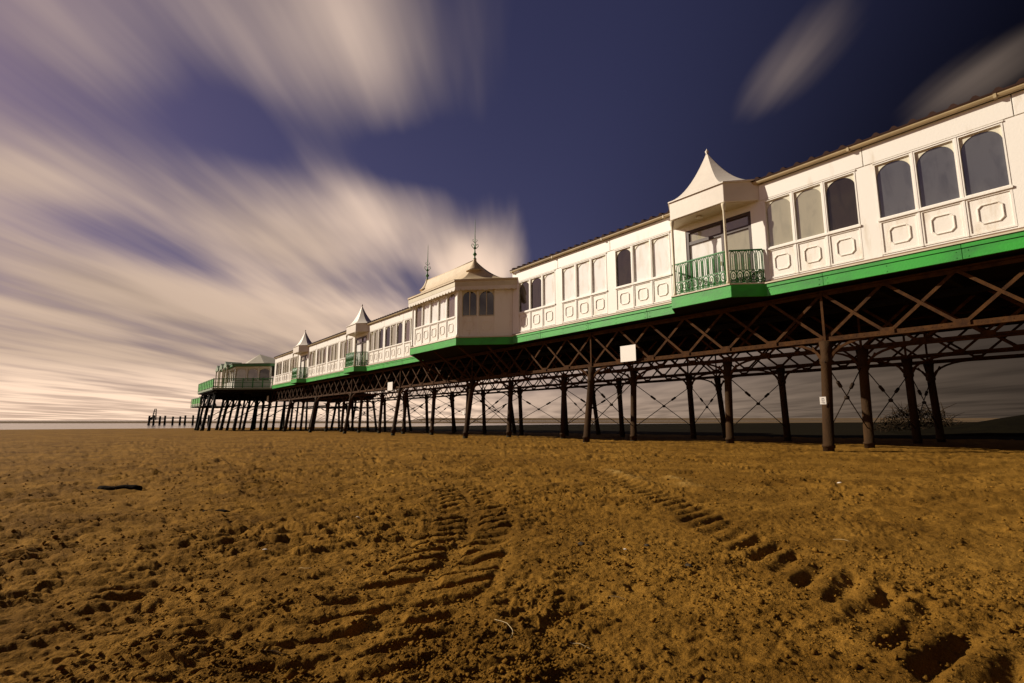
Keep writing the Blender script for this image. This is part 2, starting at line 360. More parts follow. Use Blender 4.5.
def build_crumbs():
    g = np.random.RandomState(5); n = len(CRUMBS)
    size = np.exp(g.normal(math.log(.0042), .5, n))*(.75 + .16*CRUMBS[:, 3]); size = np.minimum(size, .022)
    base = np.array([(1, 0, 0), (0, 1, 0), (-1, 0, 0), (0, -1, 0), (0, 0, 1), (0, 0, -1)], float)
    t = g.rand(n)*6.283; c, s_ = np.cos(t), np.sin(t)
    v = base[None]*(.65 + .7*g.rand(n, 6, 1)); v = v*np.array((1.15, .95, .75)) + g.normal(0, .16, (n, 6, 3))
    x = v[..., 0]*c[:, None] - v[..., 1]*s_[:, None]; y = v[..., 0]*s_[:, None] + v[..., 1]*c[:, None]
    v = np.stack([x, y, v[..., 2]], -1)*size[:, None, None]
    v += CRUMBS[:, None, :3] + np.stack([g.normal(0, .012, n), g.normal(0, .012, n), size*.3], -1)[:, None]
    f = np.array([(0, 1, 4), (1, 2, 4), (2, 3, 4), (3, 0, 4), (1, 0, 5), (2, 1, 5), (3, 2, 5), (0, 3, 5)])
    F = (f[None] + 6*np.arange(n)[:, None, None]).reshape(-1, 3)
    me = bpy.data.meshes.new('sand_crumbs'); me.vertices.add(n*6); me.vertices.foreach_set('co', v.reshape(-1))
    me.loops.add(len(F)*3); me.loops.foreach_set('vertex_index', F.ravel().astype(np.int32))
    me.polygons.add(len(F)); me.polygons.foreach_set('loop_start', (np.arange(len(F))*3).astype(np.int32)); me.update(calc_edges=True)
    me.materials.append(M['sand']); o = bpy.data.objects.new('sand_crumbs', me); C.objects.link(o); struct(o, 'stuff')
    o['label'] = 'loose crumbs of sand lying over the trodden beach'
build_crumbs()

# sea, far sandbank, dark mud flat and dune bank
def sheet(name, pts, material, z):
    me = bpy.data.meshes.new(name); me.from_pydata([W(s, d, z) for s, d in pts], [], [list(range(len(pts)))])
    bm = bmesh.new(); bm.from_mesh(me)
    if bm.faces[:][0].normal.z < 0: bmesh.ops.reverse_faces(bm, faces=bm.faces)
    bm.to_mesh(me); bm.free(); me.materials.append(material)
    o = bpy.data.objects.new(name, me); C.objects.link(o); return struct(o)
M['water'] = mat('sea_water', (.05, .045, .04), .16, spec=.6, bump=.25, bscale=.35, bdist=.15)
M['farsea'] = mat('far_sea', (.10, .075, .05), .55, var=.3, vscale=.02, stretch=(1, .15, 1))
M['bank'] = mat('far_sandbank', (.15, .10, .055), .95, spec=.03, var=.3, vscale=.02)
M['mud'] = mat('wet_mud', (.014, .011, .005), .9, spec=.02, second=(.008, .006, .004), vscale=.25, bump=.5, bscale=3, stretch=(1, .3, 1))
M['dune'] = mat('dune_grass', (.010, .008, .004), .95, spec=.01, second=(.005, .004, .003), vscale=1.2, bump=1, bscale=6)
sheet('sea', [(-3000, -6000), (9000, -6000), (9000, 6000), (-3000, 6000)], M['water'], -1.97)
def strip(name, S, D, zf, material, smooth=True):
    nS, nD = len(S), len(D); v = [W(s, d, zf(s, d)) for s in S for d in D]
    f = [(i*nD+j, i*nD+j+1, (i+1)*nD+j+1, (i+1)*nD+j) for i in range(nS-1) for j in range(nD-1)]
    me = bpy.data.meshes.new(name); me.from_pydata(v, [], f)
    bm = bmesh.new(); bm.from_mesh(me)
    if sum(q.normal.z for q in bm.faces) < 0: bmesh.ops.reverse_faces(bm, faces=bm.faces)
    bm.to_mesh(me); bm.free()
    me.polygons.foreach_set('use_smooth', [smooth]*len(f)); me.materials.append(material)
    o = bpy.data.objects.new(name, me); C.objects.link(o); return struct(o)
# sandbank beyond the channel, seaward
cy, sy = math.cos(YAW), math.sin(YAW)
def view_strip(name, near, far, lo, hi, z0, z1, material):     # a long low bank lying across the bay
    S, D = [], []
    pts = []
    for k in range(41):
        r = lo + (hi-lo)*k/40
        for j in range(7):
            f = near + (far-near)*j/6 + 18*float(perlin(np.array(r*.006), np.array(j*.4)))
            z = z0 + (z1-z0)*math.sin(math.pi*j/6)
            pts.append(W(f*cy - r*sy, f*sy + r*cy, z))
    me = bpy.data.meshes.new(name); me.from_pydata(pts, [], [(i*7+j, i*7+j+1, (i+1)*7+j+1, (i+1)*7+j) for i in range(40) for j in range(6)])
    bm = bmesh.new(); bm.from_mesh(me)
    if sum(q.normal.z for q in bm.faces) < 0: bmesh.ops.reverse_faces(bm, faces=bm.faces)
    bm.to_mesh(me); bm.free(); me.materials.append(material); me.polygons.foreach_set('use_smooth', [True]*len(me.polygons))
    o = bpy.data.objects.new(name, me); C.objects.link(o); return struct(o)
view_strip('sandbank', 270, 900, -900, 1300, -2.05, -1.7, M['bank'])
view_strip('far_shore', 1500, 2600, -300, 3200, -2.2, 7.5, M['bank'])
nz = lambda s, d, k: float(perlin(np.array(s*k), np.array(d*k)))
strip('mud_flat', np.linspace(-120, 110, 70), np.concatenate([np.linspace(27, 45, 16), np.linspace(48, 95, 12), np.geomspace(105, 320, 8)]),
      lambda s, d: zg(s, d) - .04 + .11*min(1, max(0, (d - 30 - 3*nz(s, 3, .08))/4)) + .006*(min(d, 95)-36)*(1 if d > 40 else 0) + .03*nz(s, d, .4), M['mud'])
strip('dune', np.linspace(-60, 16, 110), np.linspace(36, 66, 50),
      lambda s, d: zg(s, d) - .25 + (1.5 + .55*min(1, max(0, (4-s)/30)) + .16*nz(s, d, .25) + .06*nz(s, d, .9))*max(0, math.sin(math.pi*min(1, max(0, (d-36)/30))))**.7 * min(1, max(0, (16-s)/9))**1.2, M['dune'])

# ------------------------------------------------------------------ pier hall
Z_F0, Z_F1 = 4.02, 4.42       # green fascia
Z_S, Z_P0, Z_P1, Z_W0, Z_W1, Z_E = 4.50, 4.60, 5.57, 5.66, 7.29, 7.92
def arch_fill(mb, F, a0, a1, z1, b0, b1, rise):
    """spandrel board: the rectangle above an arch"""
    n = 16; c = (a0+a1)/2; hw = (a1-a0)/2; vs = []
    zt = z1
    for b in (b0, b1):
        for k in range(n+1):
            t = math.pi*k/n; a = c - hw*math.cos(t); z = z1 - rise + (rise - .02)*math.sin(t)**.92
            vs += [F(a, b, z), F(a, b, zt)]
    m = 2*(n+1); fs = []
    for k in range(n):
        fs += [(2*k, 2*k+2, 2*k+3, 2*k+1), (m+2*k, m+2*k+2, m+2*k+3, m+2*k+1), (2*k, 2*k+2, m+2*k+2, m+2*k)]
    mb.add(vs, fs)
def window(F, a0, a1, z0, z1, pane, parent, label=None, arch=True, trim='white', fw=.035, mullion=False):
    mb = MB()
    mb.box(F, a0, a0+fw, -.10, .012, z0, z1); mb.box(F, a1-fw, a1, -.10, .012, z0, z1)
    mb.box(F, a0+fw, a1-fw, -.10, .012, z1-fw, z1); mb.box(F, a0+fw, a1-fw, -.10, .012, z0, z0+fw)
    w = mb.build('window', M[trim], parent)
    if label: w['label'] = label
    if arch:
        sp = MB(); arch_fill(sp, F, a0+fw, a1-fw, z1-fw, -.062, -.045, min(.46, (a1-a0)*.48)); sp.build('spandrel', M['spandrel'], w)
    if mullion: MB().box(F, (a0+a1)/2-.02, (a0+a1)/2+.02, -.075, -.03, z0+fw, z1-fw).build('glazing_bar', M['cream'], w)
    p = MB().box(F, a0+fw-.004, a1-fw+.004, -.078, -.065, z0+fw-.004, z1-fw+.004); p.build('pane', M[pane], w)
    return w
def ring(mb, F, ca, cz, hw, hh, ch, b, w=.035, th=.03):
    """raised octagonal moulding"""
    def oc(hw, hh, ch): return [(-hw+ch, -hh), (hw-ch, -hh), (hw, -hh+ch), (hw, hh-ch), (hw-ch, hh), (-hw+ch, hh), (-hw, hh-ch), (-hw, -hh+ch)]
    o, i = oc(hw, hh, ch), oc(hw-w, hh-w, ch-w*.4)
    vs = [F(ca+a, b, cz+z) for a, z in o] + [F(ca+a, b, cz+z) for a, z in i] + [F(ca+a, b+th, cz+z) for a, z in oc(hw-.008, hh-.008, ch)] + [F(ca+a, b+th, cz+z) for a, z in oc(hw-w+.008, hh-w+.008, ch-w*.4)]
    fs = []
    for k in range(8):
        j = (k+1) % 8
        fs += [(16+k, 16+j, 24+j, 24+k), (k, j, 16+j, 16+k), (8+k, 8+j, 24+j, 24+k)]
    mb.add(vs, fs)
def panel(F, a0, a1, z0, z1, parent, ringed=True, fw=.045):
    mb = MB().box(F, a0, a1, -.06, -.022, z0, z1)
    for q in ((a0, a0+fw), (a1-fw, a1)): mb.box(F, *q, -.022, .006, z0, z1)
    mb.box(F, a0+fw, a1-fw, -.022, .006, z1-fw, z1); mb.box(F, a0+fw, a1-fw, -.022, .006, z0, z0+fw)
    if ringed:
        w = a1-a0; ring(mb, F, (a0+a1)/2, (z0+z1)/2, min(.25, w*.28), .255, .085, -.022)
    return mb.build('wall_panel', M['panel'], parent)

PANES = {'d': 'g_dark', 'g': 'g_grey', 'm': 'g_mist', 'w': 'g_white', 'b': 'g_brown'}
def hall(root, s0, s1, bays, doors, roof_d=22.5):
    F = MAIN
    wall = MB(); solid = []
    edges = []
    for (a, b, kinds) in bays: edges.append((a, b))
    for (a, b) in doors: edges.append((a, b))
    edges.sort(); cur = s0
    for a, b in edges:
        wall.box(F, cur, a, -.16, 0, Z_S, Z_W1+.06); cur = b
    wall.box(F, cur, s1, -.16, 0, Z_S, Z_W1+.06)
    # frieze boards, jointed over the piers between bays
    joints = [s0] + [(edges[i][1] + edges[i+1][0])/2 for i in range(len(edges)-1)] + [s1]
    for a, b in zip(joints[:-1], joints[1:]): wall.box(F, a+.008, b-.008, -.16, .022, Z_W1+.06, Z_E)
    # far side wall and end walls
    wall.wbox(s0, s1, 27.9, 28.05, Z_S, Z_E); wall.wbox(s0, s0+.15, 17.06, 27.9, Z_S, Z_E-.01); wall.wbox(s1-.15, s1, 17.06, 27.9, Z_S, Z_E-.01)
    for a, b, kinds in bays:
        wall.box(F, a, b, -.155, -.012, Z_S, Z_P0)            # base rail
        wall.box(F, a, b, -.155, -.115, Z_P0, Z_W1+.06)       # backing
    wall.build('wall', M['white'], root, bevel=.008)
    for a, b, kinds in bays:
        sill = MB(); sill.box(F, a-.02, b+.02, -.11, .045, Z_P1, Z_W0-.03); sill.build('sill', M['white'], root)
        MB().box(F, a-.02, b+.02, -.05, .03, Z_W1+.008, Z_W1+.045).build('head_strip', M['white'], root)
    for a, b, kinds in bays:
        n = len(kinds); w = (b-a-.05*(n-1))/n
        for k, c in enumerate(kinds):
            p = a + k*(w+.05)
            window(F, p, p+w, Z_W0-.03, Z_W1, PANES[c], root)
            panel(F, p, p+w, Z_P0+.003, Z_P1-.003, root)
        for k in range(n-1):
            p = a + (k+1)*w + k*.05
            MB().box(F, p+.001, p+.049, -.11, .02, Z_P0+.002, Z_P1-.002).box(F, p+.001, p+.049, -.11, .022, Z_W0-.028, Z_W1-.002).build('mullion', M['white'], root)
    for a, b in doors: door(F, a, b, root)
    # plinth strip over the fascia
    MB().box(F, s0, s1, -.1, .16, 4.43, 4.475).box(F, s0, s1, -.1, .07, 4.477, Z_S-.002).build('drip_board', M['cream'], root)
    MB().box(F, s0, s1, .002, .035, Z_S+.001, Z_S+.045).build('base_strip', M['brown'], root)
    # gutter with a rounded front
    g = MB(); prof = [(.03, 8.0), (.05, 7.94), (.10, 7.905), (.15, 7.925), (.175, 7.97), (.18, 8.05), (.15, 8.055), (.05, 8.055)]
    vs = [F(a, b, z) for a in (s0-.1, s1+.02) for b, z in prof]; n = len(prof)
    g.add(vs, [list(range(n)), list(range(n, 2*n))] + [(k, (k+1) % n, n+(k+1) % n, n+k) for k in range(n)])
    s = s0 + 1.2
    while s < s1: g.box(F, s, s+.06, .03, .19, 7.90, 8.06); s += 3.27
    g.build('gutter', M['gutter'], root)
    # rolled roof sheets to the ridge
    r = MB(); zr = 9.35
    def rz(d): return 8.06 + (zr-8.06)*(d-16.70)/(roof_d-16.70)
    for dA, dB in ((16.70, roof_d), (2*roof_d-16.70, roof_d)):
        r.add([W(s0-.1, dA, 8.06), W(s1+.02, dA, 8.06), W(s1+.02, dB, zr), W(s0-.1, dB, zr), W(s0-.1, dA, 8.02), W(s1+.02, dA, 8.02), W(s1+.02, dB, zr-.04), W(s0-.1, dB, zr-.04)],
              [(0, 1, 2, 3), (4, 5, 6, 7), (0, 1, 5, 4), (0, 3, 7, 4), (1, 2, 6, 5)])
    s = s0 + .1
    while s < s1:
        vs = []
        for dA, zA in ((16.72, 8.065), (roof_d, zr-.005)):
            vs += [W(s-.11, dA, zA), W(s-.03, dA, zA+.085), W(s+.03, dA, zA+.085), W(s+.11, dA, zA)]
        r.add(vs, [(0, 1, 2, 3), (4, 5, 6, 7), (0, 1, 5, 4), (1, 2, 6, 5), (2, 3, 7, 6)]); s += .435
    r.build('roof', M['roofred'], root)
def door(F, a, b, root):
    """dark glazed doorway behind a balcony"""
    z1 = 7.12; fw = .11; m = a + (b-a)*.42
    fr = MB()
    fr.box(F, a, a+fw, -.14, -.02, Z_S, z1); fr.box(F, b-fw, b, -.14, -.02, Z_S, z1); fr.box(F, m-.06, m+.06, -.14, -.025, Z_S, z1-fw)
    fr.box(F, a+fw, b-fw, -.14, -.02, z1-fw, z1)
    fr.box(F, a+fw, m-.06, -.14, -.03, 6.55, 6.67); fr.box(F, m+.06, b-fw, -.14, -.03, 6.55, 6.67)
    fr.box(F, a+fw, m-.06, -.14, -.03, Z_S, 4.62); fr.box(F, m+.06, b-fw, -.14, -.03, Z_S, 4.62)
    f = fr.build('door', M['doorwood'], root); f['label'] = 'dark brown glazed door frame'
    for (p, q, z0, zz, g) in ((a+fw, m-.06, 4.62, 6.55, 'g_mist'), (m+.06, b-fw, 4.62, 6.55, 'g_white'), (a+fw, m-.06, 6.67, z1-fw, 'g_brown'), (m+.06, b-fw, 6.67, z1-fw, 'g_mist')):
        MB().box(F, p-.004, q+.004, -.10, -.085, z0-.004, zz+.004).build('pane', M[g], f)
    MB().box(F, a, b, -.155, .0, z1+.002, Z_W1+.058).build('door_head', M['white'], root)
    MB().box(F, m+.08, m+.11, -.028, .02, 5.45, 5.6).build('handle', M['gutter'], f)

near_hall = thing('pier_hall', 'long white hall nearest the camera, from the spired bay to the right edge', 'pier hall', W(6, 16.9, 4.5), 'pier halls')
nb = [(-7.8, -4.75, 'ggg'), (-4.3, -1.5, 'ggg'), (-1.2, 1.55, 'dgg'), (2.0, 4.77, 'ggg'), (5.24, 7.96, 'dmm'), (11.71, 14.52, 'wwd'), (15.01, 17.9, 'www'), (18.38, 21.27, 'wdd')]
hall(near_hall, -9, 21.78, nb, [(8.45, 11.0)])
far_hall = thing('pier_hall', 'long white hall beyond the spired bay with two small balconies', 'pier hall', W(50, 16.9, 4.5), 'pier halls')
fb = [(31.9, 34.82, 'dmb'), (35.14, 38.24, 'dmd'), (38.56, 41.3, 'dmm'), (45.1, 48.3, 'mbm'), (48.8, 51.7, 'mmb'), (52.2, 55.15, 'bmb'), (55.57, 57.75, 'mb'),
      (62.1, 65.2, 'mbm'), (65.6, 68.42, 'mmm'), (68.9, 71.63, 'bmd')]
hall(far_hall, 31.4, 72.4, fb, [(41.95, 44.5), (58.5, 61.05)])

# ------------------------------------------------------------------ balconies
def concave_roof(mb, ring_pts, apex_pts, z0, z1, power=2.1, n=12, lin=.14):
    """ring_pts / apex_pts: matching lists of (s, d); swept from eave to peak along a concave curve"""
    k = len(ring_pts); vs = []
    for i in range(n+1):
        t = i/n; z = z0 + (z1-z0)*(t**power*(1-lin) + lin*t)
        for (a, b), (p, q) in zip(ring_pts, apex_pts): vs.append(W(a+(p-a)*t, b+(q-b)*t, z))
    fs = [(i*k+j, i*k+(j+1) % k, (i+1)*k+(j+1) % k, (i+1)*k+j) for i in range(n) for j in range(k)]
    mb.add(vs, fs)
def railing(F, L, z0, z1, root):
    """cast iron: hoop bars over a frieze of linked circles"""
    mb = MB(); r = .016
    mb.box(F, 0, L, -.03, .03, z1-.035, z1+.01); mb.box(F, 0, L, -.015, .015, z0+.05, z0+.075); mb.box(F, 0, L, -.012, .012, z0+.47, z0+.49)
    n = max(3, round(L/.21)); w = L/n
    for k in range(n):
        c = (k+.5)*w
        p = [F(c-w*.33, 0, z0+.5)] + [F(c - w*.33*math.cos(t), 0, z1-.17 + w*.6*math.sin(t)) for t in np.linspace(0, math.pi, 7)] + [F(c+w*.33, 0, z0+.5)]
        mb.tube(p, r, 5)
        mb.tube([F(c, 0, z0+.5), F(c, 0, z1-.09)], r*.8, 4)
        mb.tube([F(c + w*.47*math.cos(t), 0, z0+.29 + .17*math.sin(t)) for t in np.linspace(0, 2*math.pi, 13)[:-1]], r*1.15, 5, closed=True)
        for q in (-1, 1): mb.tube([F(c + q*w*.47 + w*.2*math.cos(t), 0, z0+.13 + .07*math.sin(t)) for t in np.linspace(0, 2*math.pi, 9)[:-1]], r*.9, 4, closed=True)
        mb.tube([F(c + w*.22*math.cos(t), 0, z0+.29 + .08*math.sin(t)) for t in np.linspace(0, 2*math.pi, 9)[:-1]], r, 4, closed=True)
        mb.tube([F(k*w, 0, z0+.05), F(k*w, 0, z1-.03)], r, 4)
    return mb.build('railing', M['rail'], root)
def make_balcony(label):
    root = thing('balcony', label, 'balcony', W(9.98, 16.9, 4.03), 'small white balconies on the hall')
    sA, sB, D0, D1 = 7.95, 12.03, 16.9, 16.02
    base = [(sA, D0-.02), (sA+.88, D1), (sB-.88, D1), (sB-.4, D0-.02)]
    MB().prism([(a, b-.005) for a, b in base], 4.02, 4.44).build('base', M['green'], root, bevel=.01)
    MB().prism([(sA+.06, D0-.03), (sA+.9, D1-.04), (sB-.9, D1-.04), (sB-.46, D0-.03)], 4.443, 4.485).build('floor', M['cream'], root)
    MB().prism([(sA+.05, D0-.03), (sA+.91, D1+.03), (sB-.91, D1+.03), (sB-.45, D0-.03)], 3.995, 4.017).build('soffit', M['timber'], root)
    cA, cB, D2 = 8.08, 11.9, 16.06
    can = [(cA, D0-.026), (cA+.83, D2), (cB-.83, D2), (cB-.36, D0-.026)]
    MB().prism(can, 7.38, 8.058).build('canopy_fascia', M['canopy'], root, bevel=.01)
    MB().prism([(cA+.08, D0-.03), (cA+.85, D2+.05), (cB-.85, D2+.05), (cB-.44, D0-.03)], 7.35, 7.377).build('ceiling', M['ceiling'], root)
    MB().lathe(W(10.1, 16.45, 7.26), [(.05, 0), (.11, .02), (.12, .07), (.02, .088)], 10).build('ceiling_lamp', M['cream'], root)
    roof = MB(); e = .05
    ringp = [(cA-.06, D0-.1), (cA+.80, D2-e), (cB-.80, D2-e), (cB-.32, D0-.1), (cB-.28, D0+.35), (cB-.8, D0+1.25), (cA+.8, D0+1.25), (cA-.06, D0+.35)]
    cs, cd = 9.95, 16.95; q = .035
    ap = [(cs + q*math.cos(t), cd + q*math.sin(t)) for t in [math.atan2(b-cd, a-cs) for a, b in ringp]]
    concave_roof(roof, ringp, ap, 8.103, 9.86, 2.0)
    roof.prism(ringp, 8.06, 8.102)
    roof.build('canopy_roof', M['canopy'], root)
    MB().lathe(W(cs, cd, 9.82), [(.035, 0), (.045, .04), (.03, .07), (.065, .11), (.065, .15), (.03, .2), (.004, .26)], 10).build('finial', M['canopy'], root)
    for s in (8.95, 11.02):
        MB().lathe(W(s, 16.09, 4.487), [(.065, 0), (.065, .10), (.045, .14), (.042, 2.6), (.06, 2.68), (.075, 2.78), (.075, 2.86)], 12).build('post', M['cream'], root)
    zr0, zr1 = 4.487, 5.66
    railing(Fr(9.02, 16.09, 1, 0), 1.93, zr0, zr1, root)
    railing(Fr(8.13, 16.87, .82, -.78), 1.06, zr0, zr1, root)
    railing(Fr(11.07, 16.09, .43, .78), .85, zr0, zr1, root)
    return root
bal = make_balcony('nearest and largest balcony with concave white canopy and green iron railing')
copy_thing(bal, W(9.98+33.45, 16.9, 4.03), 'balcony just left of the spired bay, middle of the three balconies')
copy_thing(bal, W(9.98+50.0, 16.9, 4.03), 'farthest and smallest of the three white-canopied balconies, near the pier head')

# ------------------------------------------------------------------ spired bay pavilion
bay = thing('bay_pavilion', 'splay-sided bay pavilion with tan concave roof and two tall finials', 'pavilion', W(26.6, 16, 4.03))
bs0, bs1, bD = 21.78, 31.38, 14.76; dp = 16.9 - bD
c0, c1 = bs0 + dp, bs1 - dp
Ff = Fr(c0, bD, 1, 0); Fr_ = Fr(bs0, 16.9, 1, -1); Fl = Fr(c1, bD, 1, 1); LS = dp*math.sqrt(2); LF = c1 - c0
outer = [(bs0, 16.9), (c0, bD), (c1, bD), (bs1, 16.9)]
def off(pts, k): # push trapezoid outline outward
    q = .4142*k; (a, b), (c, d), (e, f), (g, h) = pts
    return [(a-1.414*k, b), (c-q, d-k), (e+q, f-k), (g+1.414*k, h)]
MB().prism([(a, b) for a, b in off(outer, .13)], 4.0, 4.40).build('fascia_board', M['green'], bay, bevel=.01)
MB().prism(off(outer, .09), 3.975, 3.997).build('soffit', M['timber'], bay)
MB().prism(off(outer, .16), 4.403, 4.45).prism(off(outer, .07), 4.452, 4.478).build('drip_board', M['cream'], bay)
wl = MB(); wl2 = MB()
# front: five windows between corner posts
aw0, aw1 = .28, LF-.28
for F, L in ((Ff, LF), (Fr_, LS), (Fl, LS)):
    wl.box(F, .0, L, -.15, -.115, 4.48, 7.2)
    wl.box(F, .0, L, -.112, .0, 4.48, 4.54); wl.box(F, .0, L, -.112, .015, 7.06, 7.2)
wl.box(Ff, .0, aw0, -.112, .01, 4.542, 7.058); wl.box(Ff, aw1, LF, -.112, .01, 4.542, 7.058)
for F, flip in ((Fr_, False), (Fl, True)):
    g = (lambda x: LS - x) if flip else (lambda x: x)
    # plain boarding next to the hall, two arched windows, corner post
    for (x0, x1) in ((0., 1.0), (1.88, 1.96), (2.80, LS)):
        a, b = sorted((g(x0), g(x1))); wl.box(F, a, b, -.112, .005, 4.542, 7.058)
    for (x0, x1) in ((1.0, 1.88), (1.96, 2.80)):
        a, b = sorted((g(x0), g(x1)))
        window(F, a+.002, b-.002, 5.62, 7.055, 'g_dark', bay, trim='cream', mullion=True)
        panel(F, a+.002, b-.002, 4.545, 5.60, bay)
wl.build('wall', M['white'], bay, bevel=.006)
n = 5; w = (aw1-aw0-.05*(n-1))/n
for k, c in enumerate('bwwwb'):
    p = aw0 + k*(w+.05)
    window(Ff, p+.002, p+w-.002, 5.64, 7.055, PANES[c], bay, arch=(c == 'b'))
    panel(Ff, p+.002, p+w-.002, 4.545, 5.58, bay)
MB().box(Ff, aw0, aw1, -.11, .04, 5.582, 5.638).build('sill', M['white'], bay)
for k in range(n-1):
    p = aw0 + (k+1)*w + k*.05; MB().box(Ff, p, p+.05, -.11, .022, 4.545, 5.58).box(Ff, p, p+.05, -.11, .022, 5.64, 7.055).build('mullion', M['white'], bay)
for (s, d) in ((c0, bD), (c1, bD)): MB().lathe(W(s, d-.0, 4.48), [(.10, 0), (.10, .12), (.075, .16), (.07, 2.5), (.10, 2.6), (.10, 2.7)], 10).build('corner_post', M['white'], bay)
# eave box with a scalloped valance
MB().prism(off(outer, .30), 7.22, 7.50).build('eave', M['cream'], bay)
MB().prism(off(outer, .35), 7.503, 7.60).build('cornice', M['bayroof'], bay)
va = MB()
for (p, q) in zip(off(outer, .29)[:-1], off(outer, .29)[1:]):
    L = math.hypot(q[0]-p[0], q[1]-p[1]); F = Fr(p[0], p[1], q[0]-p[0], q[1]-p[1]); m = round(L/.32); sw = L/m
    for k in range(m):
        pts = [(k*sw, 7.219)] + [(k*sw + sw*.5 - sw*.5*math.cos(t), 7.10 - .12*math.sin(t)) for t in np.linspace(0, math.pi, 6)] + [((k+1)*sw, 7.219)]
        vs = [F(a, b, z) for b in (-.02, .0) for a, z in pts]; nn = len(pts)
        va.add(vs, [list(range(nn)), list(range(nn, 2*nn))] + [(i, (i+1) % nn, nn+(i+1) % nn, nn+i) for i in range(nn)])
va.build('valance', M['canopy'], bay)
ro = MB(); eo = off(outer, .36)
back = [(bs1+.3, 18.2), (c1, 20.6), (c0, 20.6), (bs0-.3, 18.2)]
rd = 15.75; rA, rB = c0-.12, c1+.12
rp = [eo[0], eo[1], ((c0+c1)/2, eo[1][1]), eo[2], eo[3]] + back
ap = [(rA, rd+.03), (rA, rd-.03), ((c0+c1)/2, rd-.03), (rB, rd-.03), (rB, rd+.03), (rB, rd+.05), (rB-.1, rd+.06), (rA+.1, rd+.06), (rA, rd+.05)]
concave_roof(ro, rp, ap, 7.605, 8.95, 2.9, 18, .10)
ro.build('roof', M['bayroof'], bay)
for s in (rA, rB):     # horned ends: the ridge sweeps up into a spike
    MB().lathe(W(s, rd, 8.28), [(.50, 0), (.34, .16), (.22, .36), (.14, .54), (.085, .70), (.10, .74), (.06, .78)], 10).build('ridge_horn', M['bayroof'], bay)
MB().tube([W(rA, rd, 8.95), W((rA+rB)/2, rd, 8.92), W(rB, rd, 8.95)], .05, 6).build('ridge', M['bayroof'], bay)
for s in (rA, rB):
    f = MB()
    f.lathe(W(s, rd, 8.98), [(.06, 0), (.11, .05), (.05, .11), (.04, .22), (.10, .28), (.12, .34), (.05, .42), (.03, .6), (.065, .68), (.075, .73), (.03, .8), (.022, 1.0), (.028, 1.25), (.02, 1.5), (.012, 2.3), (.002, 2.45)], 10)
    for k in range(4):
        t = k*math.pi/2 + .4; cx, cz = math.cos(t), math.sin(t)
        f.tube([W(s+cx*u, rd+cz*u, 8.98+z) for u, z in ((.02, .62), (.12, .72), (.2, .82), (.17, .93), (.09, .92), (.10, .84))], .018, 5)
        f.tube([W(s+cx*u, rd+cz*u, 8.98+z) for u, z in ((.02, 1.02), (.10, 1.08), (.14, 1.16), (.08, 1.2))], .014, 5)
    f.build('finial', M['dgreen'], bay)
# raking struts under the overhang
for s, d, e, z in ((c0+.05, bD+.1, -.05, 2.55), ((c0+c1)/2, bD+.1, -.05, 2.55), (c1-.05, bD+.1, -.05, 2.55), (bs0+1.0, 15.95, -.4, 2.7), (bs1-1.0, 15.95, .4, 2.7)):
    MB().bar(W(s, d, 3.96), W(s+e, 17.2, z), .09).build('strut', M['rust'], bay)

# ------------------------------------------------------------------ deck
deck = thing('pier_deck', 'long pier deck with bright green fascia board under the white halls', 'pier deck', W(30, 22, 4))
dk = MB(); dk.wbox(-10, 73.1, 16.872, 28.15, 4.03, 4.09)
dk.build('planking', M['timber'], deck)
for a, b in ((-10, bs0-.19), (bs1+.19, 73.1)):
    fa = MB(); x = a; rj = random.Random(int(a*10)+40)
    while x < b - .01:
        e = min(b, x + 3.265); e = b if b - e < .6 else e
        q, q2 = rj.uniform(-.004, .004), rj.uniform(-.004, .004)
        fa.box(MAIN, x+.004, e-.004, .03, .10+q, Z_F0+q2, 4.295); fa.box(MAIN, x+.004, e-.004, .03, .125+q2, 4.305, 4.426+q*.5)
        for y in (x+.12, (x+e)/2, e-.12):
            for zz in (4.08, 4.235): fa.box(MAIN, y-.014, y+.014, .10, .114, zz-.014, zz+.014)
        x = e
    fa.build('fascia_board', M['green'], deck, bevel=.006)
fb_ = MB(); fb_.wbox(-10, 73.1, 28.16, 28.25, Z_F0, 4.42); fb_.build('rear_fascia_board', M['green'], deck)
jo = MB()
s = -9.6
while s < 73: jo.wbox(s, s+.12, 17.42, 27.5, 3.68, 4.028); s += 1.633
for d in (18.7, 21.6, 23.4, 26.2): jo.wbox(-10, 73, d, d+.14, 3.5, 3.676)
jo.build('joist', M['timber'], deck)

